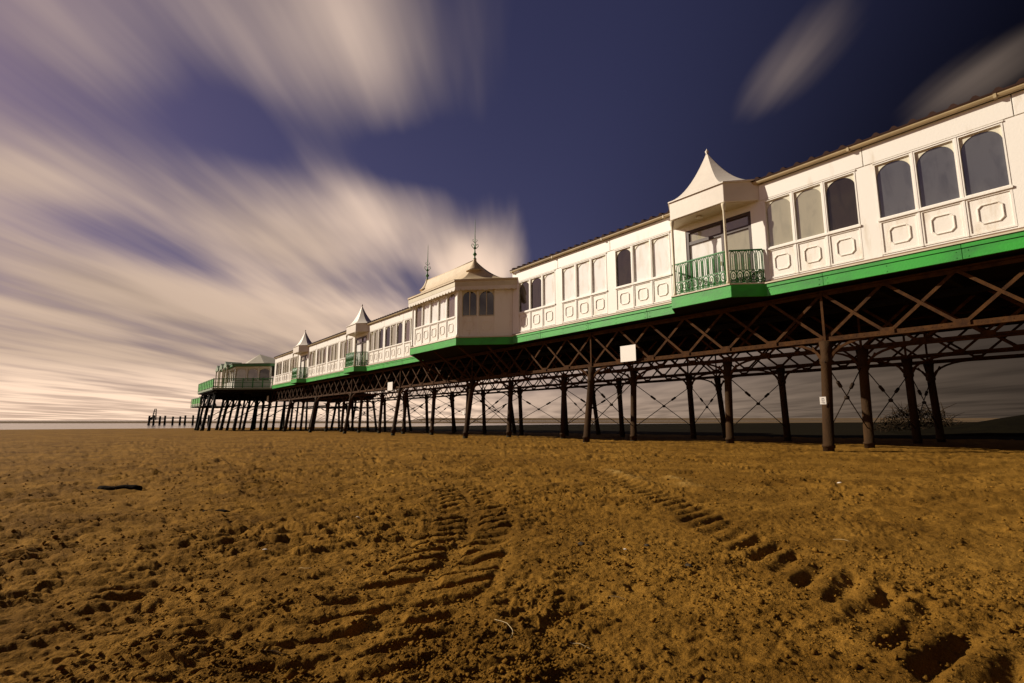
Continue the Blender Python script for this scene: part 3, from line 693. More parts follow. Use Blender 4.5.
# ------------------------------------------------------------------ lattice girders
SP = 9.8; B0 = 6.6
def make_girder(label, s, d):
    root = thing('lattice_girder', label, 'girder', W(s, d, 2.4), 'lattice girders under the deck')
    zb, zt = 2.42, 3.86; n = 6; w = SP/n
    ch = MB().wbox(s+.01, s+SP-.01, d-.09, d+.09, zb-.05, zb-.02).wbox(s+.01, s+SP-.01, d-.015, d+.015, zb-.018, zb+.10)
    x = s+.35
    while x < s+SP-.3: ch.wbox(x, x+.025, d-.022, d+.022, zb+.02, zb+.045); x += .2
    ch.build('bottom_chord', M['rust'], root)
    MB().wbox(s+.01, s+SP-.01, d-.09, d+.09, zt+.06, zt+.10).wbox(s+.01, s+SP-.01, d-.015, d+.015, zt-.05, zt+.058).build('top_chord', M['rust'], root)
    for k in range(n):
        a = s + k*w
        MB().bar(W(a+.04, d-.035, zb+.06), W(a+w-.04, d-.035, zt), .018, .085).build('diagonal', M['rust'], root)
        MB().bar(W(a+w-.04, d+.035, zb+.06), W(a+.04, d+.035, zt), .018, .085).build('diagonal', M['rust'], root)
    for k in range(1, n): MB().wbox(s+k*w-.17, s+k*w+.17, d-.058, d-.046, zb-.015, zb+.17).build('gusset_plate', M['rust'], root)
    MB().wbox(s-.035, s+.035, d-.07, d-.062+.03, zb-.04, 3.98).build('end_stiffener', M['rust'], root)
    return root
ROWS = [(17.3, 'front'), (20.2, 'second'), (24.8, 'third'), (27.6, 'rear')]
bents = [B0 + SP*k for k in range(-2, 7)]
g0 = None
for d, rn in ROWS:
    for k in range(-2, 7):
        s = B0 + SP*k
        if s + SP > 77: continue
        where = ORD[k+1] if k >= -1 else None
        lab = f'rusty lattice girder span in the {rn} row, {ORD[k+1]} span from the right edge' if k >= -1 else f'rusty lattice girder span in the {rn} row, outermost shoreward'
        if g0 is None: g0 = make_girder(lab, s, d); continue
        copy_thing(g0, W(s, d, 2.4), lab)

# ------------------------------------------------------------------ columns
def make_column(name_kind, label, s, d, dfoot):
    z0 = zg(s, d) - .5; root = thing('iron_column', label, 'column', W(s, d, zg(s, d)), 'iron columns under the pier')
    top = 2.36; h = top - z0; foot = zg(s, d)
    def at(z): return W(s, d + (dfoot-d)*(top-z)/(top-foot), z)
    zs = [z0, foot+.0, foot+.62, foot+.621, foot+.70, foot+.701, 1.65, 1.70, 1.80, 1.86, 2.05, 2.36]
    rs = [.15, .15, .15, .175, .175, .148, .142, .175, .175, .145, .15, .19]
    MB().tube([at(z) for z in zs], rs, 14).build('shaft', M['column'], root)
    MB().tube([at(z) for z in (foot-.05, foot+.2, foot+.45)], [.166, .162, .1515], 14).build('weedy_foot', M['weed'], root)
    br = MB()           # curved haunch brackets along the girder and across
    for sx, sy in ((1, 0), (-1, 0)):
        pts = [np.array(at(1.78)) + np.array((0, 0, 0))]
        P = []
        for t in np.linspace(0, 1, 8):
            u = 1.25*(1-math.cos(t*math.pi/2)); z = 1.78 + .62*math.sin(t*math.pi/2)
            b = at(z); P.append((b[0] + sy*u, b[1] + sx*(u+.12), b[2]))
        for a, b in zip(P[:-1], P[1:]): br.bar(a, b, .07, .07)
        br.bar(P[0], (P[-3][0], P[-3][1]-sx*.45, P[-3][2]-.1), .05)
    br.build('bracket', M['rust'], root)
    return root
protos = {}
def column(kind, s, d, dfoot, label):
    if kind not in protos: protos[kind] = make_column(kind, label, s, d, dfoot); protos[kind]['_k'] = 1; del protos[kind]['_k']; PB[kind] = (s, d, dfoot); return protos[kind]
    return copy_thing(protos[kind], (d, s, 2.36 + ZO - HT[kind]), label)
PB, HT = {}, {}
def place_column(kind, s, d, dfoot, label):
    HT.setdefault(kind, 2.36 - zg(s, d))       # copies hang from the girder, feet run on into the sand
    return column(kind, s, d, dfoot, label)
for k in range(7, -2, -1):
    s = B0 + SP*k
    if s > 77 or s < 0: continue
    nm = ORD[k]
    place_column('front', s, 17.3, 16.75, f'leaning brown iron column in the front row, {nm} from the right')
    place_column('inner', s, 20.2, 20.0, f'iron column right behind the {nm} front column from the right')
    place_column('third', s, 24.8, 25.0, f'third row column, in line with {nm} front column from the right')
    place_column('rear', s, 27.6, 28.2, f'rear row column, in line with {nm} front column from the right')
for k in range(6, -2, -1):
    s = B0 + SP*(k+.5)
    if s > 76 or s < 5: continue
    nm = ORD[k]
    place_column('inner', s, 20.2, 20.0, f'second row column midway along the {nm} front span from right')
    place_column('third', s, 24.8, 25.0, f'third row column midway along the {nm} front span from right')

# cross ties with turnbuckles
def make_tie(label, s, dA, dB, zlo=-.35, zhi=1.75):
    root = thing('tie_brace', label, 'tie brace', W(s, (dA+dB)/2, zg(s, dA)), 'crossed tie rods between the columns')
    for p, q, o in ((W(s-.03, dA, zhi), W(s-.03, dB, zlo), 0), (W(s+.03, dB, zhi), W(s+.03, dA, zlo), 0)):
        r = MB().tube([p, q], .018, 6).build('rod', M['rod'], root)
        p, q = np.array(p), np.array(q)
        a, b = p + (q-p)*.27, p + (q-p)*.35
        MB().tube([a, a+(b-a)*.1, a+(b-a)*.9, b], [.02, .055, .055, .02], 7).build('turnbuckle', M['rod'], root)
    pc = (np.array(W(s, dA, zhi)) + np.array(W(s, dB, zhi)) + np.array(W(s, dA, zlo)) + np.array(W(s, dB, zlo)))/4
    MB().tube([pc + np.array((0, -.06, 0)), pc + np.array((0, .06, 0))], .06, 8).build('centre_boss', M['rod'], root)
    return root
ties = {}
def tie(kind, s, dA, dB, label):
    if kind not in ties: ties[kind] = (make_tie(label, s, dA, dB), s); return
    o, s0 = ties[kind]; copy_thing(o, W(s, (dA+dB)/2, o.location[2]-ZO), label)
for k in range(7):
    s = B0 + SP*k
    if s > 77: continue
    nm = ORD[k]
    tie('f', s, 17.0, 20.05, f'crossed tie rods just behind the {nm} front column from the right')
    tie('m', s, 20.15, 24.85, f'wide mid-pier crossed rods, in line with {nm} front column from right')
    tie('r', s, 24.95, 27.85, f'rearmost crossed rods, in line with {nm} front column from right')
    if s + SP/2 < 74: tie('m', s+SP/2, 20.15, 24.85, f'wide crossed tie rods midway along {nm} front span from right')

# ------------------------------------------------------------------ boards on the pier
def board(s0, s1, z0, z1, d, label, frame=True):
    root = thing('sign_board', label, 'sign', W((s0+s1)/2, d, z0), 'blank white boards on the girder')
    MB().wbox(s0, s1, d-.02, d, z0, z1).build('board', M['sign'], root, bevel=.005)
    b = MB()
    for s in (s0+.12, s1-.14): b.wbox(s, s+.03, d+.002, d+.12, z0-.06, z1-.05)
    b.build('bracket', M['rust'], root)
board(13.72, 14.54, 2.42, 3.10, 17.10, 'white square board on the girder, nearest of three and right of centre')
board(36.95, 37.82, 2.24, 2.88, 17.10, 'white upright board on the girder below the middle balcony')
board(75.0, 75.9, 2.45, 3.2, 17.0, 'small white board on the girder near the pier head')
nt_ = thing('notice', 'small white notice on the nearest front column', 'notice', W(6.62, 16.85, .47), 'notices on columns')
NF = Fr(6.535, 16.79, 1, -.12)
MB().box(NF, 0, .165, 0, .012, .46, .68).build('sheet', M['sign'], nt_)
ik = MB()
ik.box(NF, .05, .062, .0125, .0155, .55, .64); ik.box(NF, .062, .10, .0125, .0155, .628, .64); ik.box(NF, .062, .10, .0125, .0155, .55, .562); ik.box(NF, .10, .112, .0125, .0155, .55, .64)
for q in range(3): ik.box(NF, .03, .135-.02*q, .0125, .0155, .52-.017*q, .526-.017*q)
ik.build('lettering', M['ink'], nt_)
n2 = thing('notice', 'tiny white notice on a column below the spired bay', 'notice', W(31.2, 19.8, .5), 'notices on columns')
MB().wbox(31.06, 31.34, 19.83, 19.85, .33, .62).build('sheet', M['sign'], n2)

# ------------------------------------------------------------------ pier head
hs0, hdep = 73.0, 5.95; hD = 16.9 - hdep; hs1, he = hs0 + hdep, 93.0
plan = [(hs0, 16.9), (hs1, hD), (he, hD), (he+6, 16.9), (he+6, 28.1), (he, 34.1), (hs1, 34.1), (hs0, 28.1)]
head = thing('pier_end_platform', 'wide pier head platform with green boarded railing at the seaward end', 'platform', W(85, 22, 4))
MB().prism(plan, 3.85, 4.02).build('planking', M['timber'], head)
def edges_of(p): return list(zip(p, p[1:] + p[:1]))
ed = edges_of(plan)[:4]
fm = MB(); rl = MB(); bd = MB()
for i, (p, q) in enumerate(ed):
    L = math.hypot(q[0]-p[0], q[1]-p[1]); F = Fr(p[0], p[1], q[0]-p[0], q[1]-p[1])
    fm.box(F, 0, L, .005, .09, 3.98, 4.22)
    rl.box(F, 0, L, -.03, .05, 5.36, 5.45); rl.box(F, 0, L, -.02, .03, 4.86, 4.92); rl.box(F, 0, L, -.02, .03, 4.32, 4.40)
    m = max(2, round(L/1.5))
    for k in range(m+1): rl.box(F, max(0, k*L/m-.05), min(L, k*L/m+.05), -.05, .06, 4.22, 5.5)
    if i == 1: bd.box(F, .05, L-.05, -.012, .012, 4.40, 5.36)
    else:
        x = .1
        while x < L-.1: rl.box(F, x, x+.022, -.01, .012, 4.4, 5.36); x += .13
M['pale'] = mat('pale_green_trim', (.24, .30, .20), .6, var=.2)
fm.build('edge_board', M['pale'], head); rl.build('railing', M['rail'], head); bd.build('railing_board', M['green'], head)
# kiosk on the head
kio = thing('kiosk', 'green-trimmed pavilion with pyramid roof on the pier head platform', 'pavilion', W(81, 17, 4.02))
kp = [(74.6, 16.9), (78.2, 13.3), (88, 13.3), (91.6, 16.9), (91.6, 26), (74.6, 26)]
kw = MB()
KE = edges_of(kp)[:3]
for i, (p, q) in enumerate(KE):
    L = math.hypot(q[0]-p[0], q[1]-p[1]); F = Fr(p[0], p[1], q[0]-p[0], q[1]-p[1])
    m = 3 if i != 1 else 7; w = L/m
    kw.box(F, 0, L, -.3, -.2, 4.02, 7.0); kw.box(F, 0, L, -.2, 0, 4.02, 5.2); kw.box(F, 0, L, -.2, 0, 6.85, 7.2)
    for k in range(m+1): kw.box(F, max(.0, k*w-.10), min(L, k*w+.10), -.2, .03, 5.2, 6.85)
    for k in range(m):
        kind = ['g_dark', 'g_brown', 'g_mist'][k % 3]
        window(F, k*w+.105, (k+1)*w-.105, 5.21, 6.84, kind, kio, trim='cream')
kw.build('wall', M['panel'], kio)
def grow(pts, k):
    out = []; n = len(pts)
    for i in range(n):
        p0, p1, p2 = [np.array(pts[(i+j) % n]) for j in (-1, 0, 1)]
        n1 = np.array(((p1-p0)[1], -(p1-p0)[0])); n1 /= np.linalg.norm(n1); n2 = np.array(((p2-p1)[1], -(p2-p1)[0])); n2 /= np.linalg.norm(n2)
        b = n1+n2; b /= np.dot(b, n1); out.append(tuple(p1 + k*b))
    return out
ko = grow(kp, .45)
MB().prism(ko, 7.12, 7.42).build('eave', M['dgreen'], kio)
MB().prism(grow(kp, .52), 7.423, 7.5).build('cornice', M['pale'], kio)
kr = MB(); kc = (84.0, 17.4)
k1 = grow(kp, .5); k2 = [(a + (kc[0]-a)*.50, b + (kc[1]-b)*.50) for a, b in k1]
vs = [W(a, b, 7.503) for a, b in k1] + [W(a, b, 7.85) for a, b in k2] + [W(*kc, 9.7)]; n = len(k1)
kr.add(vs, [(i, (i+1) % n, n+(i+1) % n, n+i) for i in range(n)] + [(n+i, n+(i+1) % n, 2*n) for i in range(n)])
kr.build('roof', M['greyroof'], kio)
for s in (81, 84.5, 87.8):
    gb = MB(); gb.add([W(s-1.1, 12.45, 7.15), W(s+1.1, 12.45, 7.15), W(s+1.1, 12.45, 7.45), W(s, 12.45, 8.0), W(s-1.1, 12.45, 7.45), W(s-1.1, 14.5, 7.15), W(s+1.1, 14.5, 7.15), W(s+1.1, 14.5, 7.45), W(s, 14.5, 8.0), W(s-1.1, 14.5, 7.45)],
           [(0, 1, 2, 3, 4), (5, 6, 7, 8, 9), (0, 1, 6, 5), (1, 2, 7, 6), (2, 3, 8, 7), (3, 4, 9, 8), (4, 0, 5, 9)])
    gb.build('gable', M['pale'], kio)
for s in (79.9, 82.1, 83.4, 85.6, 86.7, 88.9): MB().lathe(W(s, 12.6, 4.03), [(.1, 0), (.08, .2), (.075, 2.9), (.13, 3.1)], 8).build('post', M['cream'], kio)
# lower landing
ld = thing('landing_stage', 'small lower landing with green boarded rail beneath the pier head', 'landing', W(86, 10.4, 1.9))
MB().wbox(81.5, 91, 10.0, 13.5, 1.75, 1.9).build('planking', M['timber'], ld)
MB().wbox(82, 90.6, 9.95, 9.99, 2.25, 3.0).build('railing_board', M['green'], ld)
lr = MB().wbox(81.5, 91, 9.9, 10.02, 3.002, 3.08).wbox(81.5, 91, 9.94, 10.0, 1.902, 2.2)
for s in (81.6, 84, 86.4, 88.8, 90.8): lr.wbox(s, s+.1, 9.88, 9.938, 1.7, 3.0)
lr.build('railing', M['pale'], ld)
# head columns
hc = None; idx = 0
hb = thing('head_beams', 'dark timber beams under the pier head platform', 'beams', W(85, 22, 3.4))
for s in (75.5, 80, 84.5, 89, 93.5, 97.5): MB().wbox(s, s+.25, 11.2 if 79 < s < 94 else 15, 33.8 if 79 < s < 94 else 30, 3.2, 3.6).build('cross_beam', M['timber'], hb)
for d in (11.4, 14.5, 17.5, 20.2, 24.8, 28, 31, 33.5):
    MB().wbox(79 if d < 15 or d > 30 else 75.5, 93 if d < 15 or d > 30 else 98, d, d+.25, 3.602, 3.848).build('beam', M['timber'], hb)
    MB().wbox(80 if d < 15 or d > 30 else 76, 93 if d < 15 or d > 30 else 97.6, d+.02, d+.18, 1.9, 2.1).build('beam', M['timber'], hb)
rows = [(80.0, (11.5, 14.6, 17.6, 20.4, 24.8, 28, 31)), (84.5, (11.5, 14.6, 17.6, 20.4, 24.8, 28)), (89.0, (11.5, 14.6, 17.6, 20.4, 24.8, 28)), (93.2, (11.5, 14.6, 17.6, 20.4, 24.8)), (97.4, (17.6, 20.4, 24.8))]
for k in range(9):
    d = (11.5, 14.6, 17.6)[k % 3]; s = (80, 84.5, 89)[k // 3]
    MB().bar(W(s, d+.12, 1.9), W(s+4.4, d+.12, 3.5), .12).build('brace', M['timber'], hb); MB().bar(W(s, d-.12, 3.5), W(s+4.4, d-.12, 1.7), .12).build('brace', M['timber'], hb)
    if k % 2 == 0: MB().bar(W(s-.2, d, 0), W(s-.2, d+3, 1.9), .1).build('brace', M['timber'], hb)
def make_pile(label, s, d):
    root = thing('timber_pile', label, 'pile', W(s, d, zg(s, d)), 'dark piles under the pier head')
    f = zg(s, d)
    MB().tube([W(s-.9, d-.75, f-.5), W(s-.78, d-.62, f), W(s, d, 3.62)], [.19, .185, .15], 9).build('shaft', M['timber'], root)
    MB().tube([W(s-.81, d-.65, f-.1), W(s-.66, d-.53, f+.45)], [.215, .195], 9).build('weedy_foot', M['weed'], root)
    return root
for i, (s, ds) in enumerate(rows):
    for j, d in enumerate(ds):
        lab = f'leaning pile under pier head, {ORD[i]} row past the halls, {ORD[j]} from its near edge'
        if hc is None: hc = make_pile(lab, s, d)
        else:
            q = copy_thing(hc, W(s, d, zg(80., 11.5)), lab); q.rotation_euler = (0, 0, random.uniform(-.45, .45)); k_ = random.uniform(.85, 1.3); q.scale = (k_, k_, 1)

# ------------------------------------------------------------------ ruined jetty out at the tide line
jl = thing('ruined_jetty', 'dark remains of an old timber jetty standing in the far shallows', 'jetty', W(260, 20, -2))
A, B = np.array((262., 13.6)), np.array((250., 30.))
def jp(px): t = (px-148)/45; return A + (B-A)*t
for px in (150, 154, 159.5, 164, 171, 177.5, 182, 189, 196, 203):
    s, d = jp(px); MB().tube([W(s, d, -2.6), W(s, d, random.uniform(1.5, 2.1) if px != 171 else 1.4)], [.42, .36], 7).build('post', M['jetty'], jl)
bb = MB(); (s0, d0), (s1, d1) = jp(149), jp(206)
bb.bar(W(s0, d0, .85), W(s1, d1, .75), .4, .35); s2, d2 = jp(164); bb.bar(W(s0, d0, .3), W(s2, d2, .3), .3); bb.bar(W(s0, d0, -2), W(*jp(152), 1.2), .35)
bb.build('beam', M['jetty'], jl)
s, d = jp(154); mm = MB()
for k in (-.7, .7): mm.tube([W(s, d+k, 0), W(s+.1, d+k*.3+.3, 4.6)], [.25, .18], 6)
for z in (1.5, 2.5, 3.5): mm.bar(W(s, d-.5, z), W(s, d+.7, z), .15)
mm.build('mast', M['jetty'], jl)

# ------------------------------------------------------------------ brush heap beyond the pier
br = thing('brush_heap', 'tangled heap of dried brush on the dark bank behind the rear columns', 'brush heap', W(12.0, 44, -.5))
tw = MB(); rb = random.Random(5)
for k in range(420):
    u = rb.uniform(-1, 1); v = rb.uniform(-1, 1)
    hgt = max(.05, (1-u*u)**.8)*1.75
    s, d = 11.6 + u*2.3, 44 + v*1.2; z = -.75 + rb.random()*hgt
    t = rb.uniform(0, 2*math.pi); e = rb.gauss(.25, .45); L = rb.uniform(.3, .9)
    dx = (math.cos(t)*math.cos(e)*L, math.sin(t)*math.cos(e)*L, math.sin(e)*L)
    m1 = (s+dx[0]*.5, d+dx[1]*.5, z+dx[2]*.5+.05); tw.tube([W(s, d, z), W(*m1), W(s+dx[0], d+dx[1], z+dx[2])], [.022, .016, .006], 3)
for k in range(5):
    s, d = 11.6 + rb.uniform(-2.2, 2.2), 44+rb.uniform(-1, 1); t = rb.uniform(0, 6.28); L = rb.uniform(1, 1.8)
    tw.tube([W(s, d, .2), W(s+.4*L*math.cos(t), d, .75), W(s+L*.9*math.cos(t), d, 1.0+rb.random()*.25)], [.035, .025, .01], 4)
tw.build('branches', M['brush'], br)
lf = MB()
for k in range(1400):
    u = rb.gauss(0, .42); v = rb.uniform(-1, 1)
    if abs(u) > 1: continue
    z = -.8 + rb.random()**.8*max(.1, (1-u*u))*1.6; s, d = 11.6+u*2.4, 44+v*1.2
    a = np.array((rb.gauss(0, 1), rb.gauss(0, 1), rb.gauss(0, 1))); a /= np.linalg.norm(a); b = np.cross(a, (0.3, .5, .8)); b /= np.linalg.norm(b)
    c = np.array(W(s, d, z)); q = rb.uniform(.03, .09)
    lf.add([c-a*q*1.6, c+b*q*.5, c+a*q*1.6, c-b*q*.5], [(0, 1, 2, 3)])
lf.build('foliage', M['dune'], br)

# ------------------------------------------------------------------ small things on the sand
def ground_z(s, d):
    hit, loc, n, i = beach.ray_cast((d, s, 5), (0, 0, -1)); return (loc[2] - ZO) if hit else zg(s, d)
bpy.context.view_layer.update()
def driftwood(s, d, L, ang, r, label):
    z = ground_z(s, d); root = thing('driftwood', label, 'driftwood', W(s, d, z), 'driftwood on the sand'); m = MB(); P = []
    for t in np.linspace(-.5, .5, 9): P.append(W(s + math.cos(ang)*L*t + .02*math.sin(t*9), d + math.sin(ang)*L*t, z + r*.55 + .006*math.sin(t*7)))
    rr = [r*q for q in (.85, 1, .95, .9, 1, 1.05, .95, 1.05, .9)]
    m.tube(P, rr, 8)
    m.build('log', M['wood'], root)
ax = YAW + math.pi/2
def vdir(deg): return ax + R(deg)     # angle in the (s, d) plane, 0 = left-right in the picture
driftwood(8.84, .24, .52, math.pi/2+YAW-.06, .046, 'dark driftwood log lying alone on the left of the beach')
driftwood(6.0, .95, .24, math.pi/2+YAW, .025, 'short dark stick on trampled sand below the larger log')
def shell(s, d, r, label):
    z = ground_z(s, d); m = MB(); n = 10; vs = [W(s, d, z+r*.55)]; fs = []
    for k, (q, zz) in enumerate(((.5, .45), (.85, .22), (1, -.05))):
        for j in range(n):
            t = 2*math.pi*j/n; w_ = 1 + .08*(-1)**j; vs.append(W(s + r*q*w_*math.cos(t)*1.25, d + r*q*w_*math.sin(t), z + r*zz))
    fs += [(0, 1+j, 1+(j+1) % n) for j in range(n)]
    for k in range(2): fs += [(1+k*n+j, 1+k*n+(j+1) % n, 1+(k+1)*n+(j+1) % n, 1+(k+1)*n+j) for j in range(n)]
    m.add(vs, fs, True); tag(m.build('shell', M['shell'], None), label, 'shell', 'shells on the sand')
shell(5.29, 1.78, .034, 'larger white shell at the left edge of the middle track')
shell(4.83, 1.93, .024, 'white shell just right of a larger shell, left of the track')
shell(3.14, 8.28, .030, 'lone white shell on the far right sand')
shell(4.0, .95, .02, 'tiny pale shell on the trampled left sand')
shell(2.48, 2.9, .012, 'tiny pale shell between the two wheel tracks')
def straw(s, d, L, ang, label, bend=.3):
    z = ground_z(s, d); m = MB(); P = []
    for t in np.linspace(0, 1, 7):
        a = ang + bend*(t-.5)*2; P.append(None)
    x, y = s, d; P = []
    for k in range(7):
        a = ang + bend*(k-3)/3; P.append(W(x, y, max(ground_z(x, y), z-.01) + .003 + .004*math.sin(k/6*math.pi))); x += math.cos(a)*L/6; y += math.sin(a)*L/6
    m.tube(P, [.001, .0014, .0014, .0014, .0012, .001, .0006], 5); tag(m.build('straw_stem', M['straw'], None), label, 'straw', 'straw stems on the sand')
straw(1.93, 1.40, .20, YAW-.25+math.pi, 'long curved pale straw beside the right edge of the middle track', .8)
straw(1.6, 1.52, .10, vdir(30), 'short pale straw right of the middle track, close to the camera', .2)
straw(3.35, 1.07, .10, vdir(200), 'pale straw on trampled sand left of the middle track', .3)
straw(2.2, .62, .09, vdir(170), 'pale straw in the lower left foreground', .3)
straw(1.86, 2.03, .11, vdir(15), 'pale straw on smoother sand between the wheel tracks', .3)
straw(3.2, 1.2, .07, vdir(100), 'tiny upright-looking straw left of the lugged track', .5)
straw(1.75, 4.4, .12, vdir(60), 'pale straw on the darker right-hand sand', .2)
straw(4.6, 1.9, .10, vdir(120), 'pale straw near the two shells', .3)
def stone(s, d, r, label):
    z = ground_z(s, d); bm = bmesh.new(); bmesh.ops.create_icosphere(bm, subdivisions=2, radius=1)
    for v in bm.verts:
        c = v.co.copy(); k = 1 + .25*float(perlin(np.array(c.x*1.7+s*9), np.array(c.y*1.7+c.z*1.3+d*7))); v.co = (d + c.x*r*k, s + c.y*r*1.3*k, z + ZO + r*.3 + c.z*r*.7*k)
    me = bpy.data.meshes.new('pebble'); bm.to_mesh(me); bm.free(); me.materials.append(M['stone'])
    o = bpy.data.objects.new('pebble', me); C.objects.link(o); tag(o, label, 'pebble', 'dark pebbles on the sand')
stone(2.75, 2.75, .022, 'dark pebble alone on the sand between the wheel tracks')
stone(2.45, 3.1, .016, 'small dark pebble left of the deep right-hand track')
stone(1.95, 2.85, .018, 'dark pebble in the lower right foreground near the lug pits')

# ------------------------------------------------------------------ world: sky with wind-drawn cloud
SUN_D = np.array((-1.0, 1.27, .90)); SUN_D /= np.linalg.norm(SUN_D)      # towards the sun (world X, Y, Z)
EL = math.asin(SUN_D[2]); AZ = math.atan2(SUN_D[0], SUN_D[1])
world = bpy.data.worlds.new('World'); scn.world = world; world.use_nodes = True
nt = world.node_tree; N, Lk = nt.nodes, nt.links
bg = N['Background']
sky = N.new('ShaderNodeTexSky'); sky.sky_type = 'NISHITA'; sky.sun_disc = False; sky.sun_elevation = EL; sky.sun_rotation = AZ
sky.air_density = 1.0; sky.dust_density = 1.2; sky.ozone_density = 2.5; sky.altitude = 0
tc = N.new('ShaderNodeTexCoord')
def math_(op, a, b=None, c=None, clamp=False):
    n = N.new('ShaderNodeMath'); n.operation = op; n.use_clamp = clamp
    for i, x in enumerate((a, b, c)):
        if x is None: continue
        if isinstance(x, (int, float)): n.inputs[i].default_value = x
        else: Lk.new(x, n.inputs[i])
    return n.outputs[0]
def dot(v): 
    n = N.new('ShaderNodeVectorMath'); n.operation = 'DOT_PRODUCT'; Lk.new(tc.outputs['Generated'], n.inputs[0]); n.inputs[1].default_value = tuple(v); return n.outputs['Value']
def smooth(x, a, b, lo=0., hi=1.):
    n = N.new('ShaderNodeMapRange'); n.interpolation_type = 'SMOOTHSTEP'
    for i, q in zip(('From Min', 'From Max', 'To Min', 'To Max'), (a, b, lo, hi)): n.inputs[i].default_value = q
    Lk.new(x, n.inputs['Value']); return n.outputs['Result']
def mixc(f, a, b, blend='MIX'):
    n = N.new('ShaderNodeMix'); n.data_type = 'RGBA'; n.blend_type = blend; n.clamp_factor = True
    if isinstance(f, (int, float)): n.inputs['Factor'].default_value = f
    else: Lk.new(f, n.inputs['Factor'])
    for k, x in (('A', a), ('B', b)):
        if isinstance(x, tuple): n.inputs[k].default_value = (*x, 1)
        else: Lk.new(x, n.inputs[k])
    return n.outputs['Result']
fw = (math.sin(YAW), math.cos(YAW), 0); rt = (math.cos(YAW), -math.sin(YAW), 0)       # the wind blows along the view
up = dot((0, 0, 1)); f_ = dot(fw); r_ = dot(rt)
zz = math_('ADD', math_('MAXIMUM', up, 0.0), .035)
u = math_('DIVIDE', r_, zz); w = math_('DIVIDE', f_, zz)       # position on the cloud ceiling: across / along the wind
def cnoise(su, sw, scale, detail, off, rough=.55, dist=0.):
    cx = N.new('ShaderNodeCombineXYZ'); Lk.new(math_('MULTIPLY_ADD', u, su, off), cx.inputs[0]); Lk.new(math_('MULTIPLY_ADD', w, sw, off*.37), cx.inputs[1]); cx.inputs[2].default_value = off*.11
    n = N.new('ShaderNodeTexNoise'); n.inputs['Scale'].default_value = scale; n.inputs['Detail'].default_value = detail; n.inputs['Roughness'].default_value = rough; n.inputs['Distortion'].default_value = dist
    Lk.new(cx.outputs[0], n.inputs['Vector']); return n.outputs['Fac']
streak = cnoise(1.0, .24, 1.5, 4, 3.1, .46)
fine = cnoise(1.0, .10, 7.0, 3, 8.4, .5)
big = cnoise(.55, .30, 1.0, 2, 1.7)
SKY_HOOK = (u, w)
def blob(u0, su, w0, sw, amp):
    a = math_('POWER', math_('DIVIDE', math_('SUBTRACT', u, u0), su), 2.0); b = math_('POWER', math_('DIVIDE', math_('SUBTRACT', w, w0), sw), 2.0)
    return math_('MULTIPLY', math_('EXPONENT', math_('MULTIPLY', math_('ADD', a, b), -1.0)), amp)
dens = math_('ADD', math_('MULTIPLY_ADD', streak, 1.35, -.70), math_('MULTIPLY_ADD', fine, .45, -.22))
dens = math_('ADD', dens, math_('MULTIPLY_ADD', big, .6, -.3))
# cover by place on the ceiling: thick to the left, clear overhead to the right, thin veil low down
leftc = math_('ADD', smooth(u, -.6, -1.3, 0, .38), math_('MULTIPLY', smooth(u, -.3, -1.2, 0, .45), smooth(w, 2.2, 4.2)))
dens = math_('ADD', dens, leftc)
dens = math_('ADD', dens, smooth(u, -.02, .28, 0, -.75))
for q in ((-.45, .36, 1.12, .40, .66), (-1.15, .3, 1.1, .3, .25), (-.98, .2, 1.55, .2, -.35), (-.30, .24, 1.76, .16, -.5), (-.62, .22, 2.15, .35, .45),
          (-.22, .30, 3.0, .66, 1.15), (-1.0, .55, 2.5, .55, .75), (-1.9, .35, 1.78, .3, .5), (-1.85, .22, 2.8, .6, -.42), (-2.6, .5, 3.3, .8, .4),
          (.74, .17, 1.30, .42, .80), (1.30, .20, 1.28, .36, 1.1)):
    dens = math_('ADD', dens, blob(*q))
cover = smooth(dens, -.05, 1.05)
low = smooth(up, .30, .02, 0., .75)                    # haze veil towards the horizon
cover = math_('MAXIMUM', cover, math_('MULTIPLY', low, smooth(dens, -1.2, .8, .70, 1.)))
sunc = dot(SUN_D)                                       # cosine of the angle from the sun
pol = smooth(sunc, -.29, .36, .005, .185)                 # polarised, darkest away from the sun
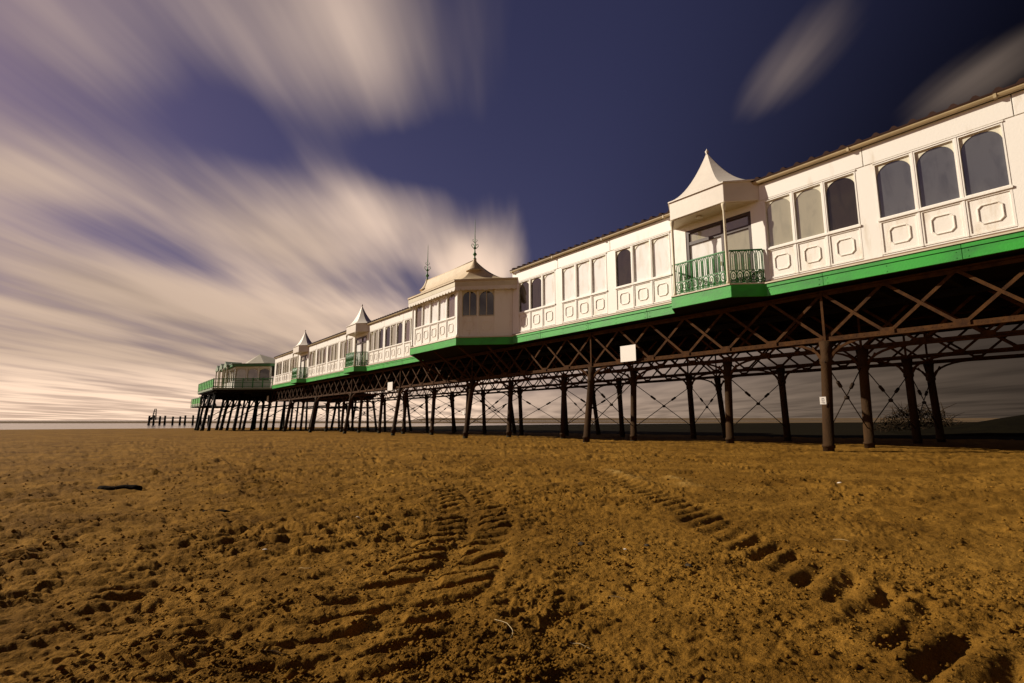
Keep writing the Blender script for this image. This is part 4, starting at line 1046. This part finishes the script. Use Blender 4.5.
clear = mixc(1.0, sky.outputs['Color'], (1.24, .80, 1.10), 'MULTIPLY')
pn = N.new('ShaderNodeVectorMath'); pn.operation = 'SCALE'; Lk.new(clear, pn.inputs[0]); Lk.new(pol, pn.inputs['Scale'])
lit = smooth(sunc, -.5, .45, .09, 1.0)
ccol = mixc(smooth(up, .02, .5), (6.3, 4.6, 3.35), (5.1, 3.85, 3.05))
cs = N.new('ShaderNodeVectorMath'); cs.operation = 'SCALE'; Lk.new(ccol, cs.inputs[0]); Lk.new(lit, cs.inputs['Scale'])
shade = smooth(math_('ADD', streak, math_('MULTIPLY', big, .5)), .45, .92, .66, 1.14)
shade = math_('MULTIPLY', shade, math_('MAXIMUM', smooth(u, -2.6, -.4, .66, 1.08), smooth(up, .17, .03, 0., 1.12)))
shade = math_('ADD', shade, blob(-.35, .5, 3.3, 1.2, .32))
cs2 = N.new('ShaderNodeVectorMath'); cs2.operation = 'SCALE'; Lk.new(cs.outputs[0], cs2.inputs[0]); Lk.new(shade, cs2.inputs['Scale'])
fin = mixc(math_('MULTIPLY', cover, .93), pn.outputs[0], cs2.outputs[0])
Lk.new(fin, bg.inputs['Color']); bg.inputs['Strength'].default_value = .10

sun = bpy.data.lights.new('sun', 'SUN'); sun.energy = 3.75; sun.angle = R(.6); sun.color = (1, .89, .72)
so = bpy.data.objects.new('sun', sun); C.objects.link(so)
from mathutils import Vector
so.rotation_euler = Vector(tuple(-SUN_D)).to_track_quat('-Z', 'Y').to_euler(); so.location = (-30, 50, 40)

# ------------------------------------------------------------------ camera
cam = bpy.data.cameras.new('camera'); cam.sensor_width = 36; cam.lens = 520/1024*36; cam.clip_start = .05; cam.clip_end = 12000
co = bpy.data.objects.new('camera', cam); C.objects.link(co); co.location = (0, 0, ZO); co.rotation_euler = (R(90+8.585), 0, -YAW); scn.camera = co
vs_ = scn.view_settings; vs_.view_transform = 'Standard'; vs_.look = 'None'; vs_.gamma = 1; vs_.exposure = .54; vs_.use_curve_mapping = False
scn.render.engine = 'CYCLES'; scn.cycles.max_bounces = 5
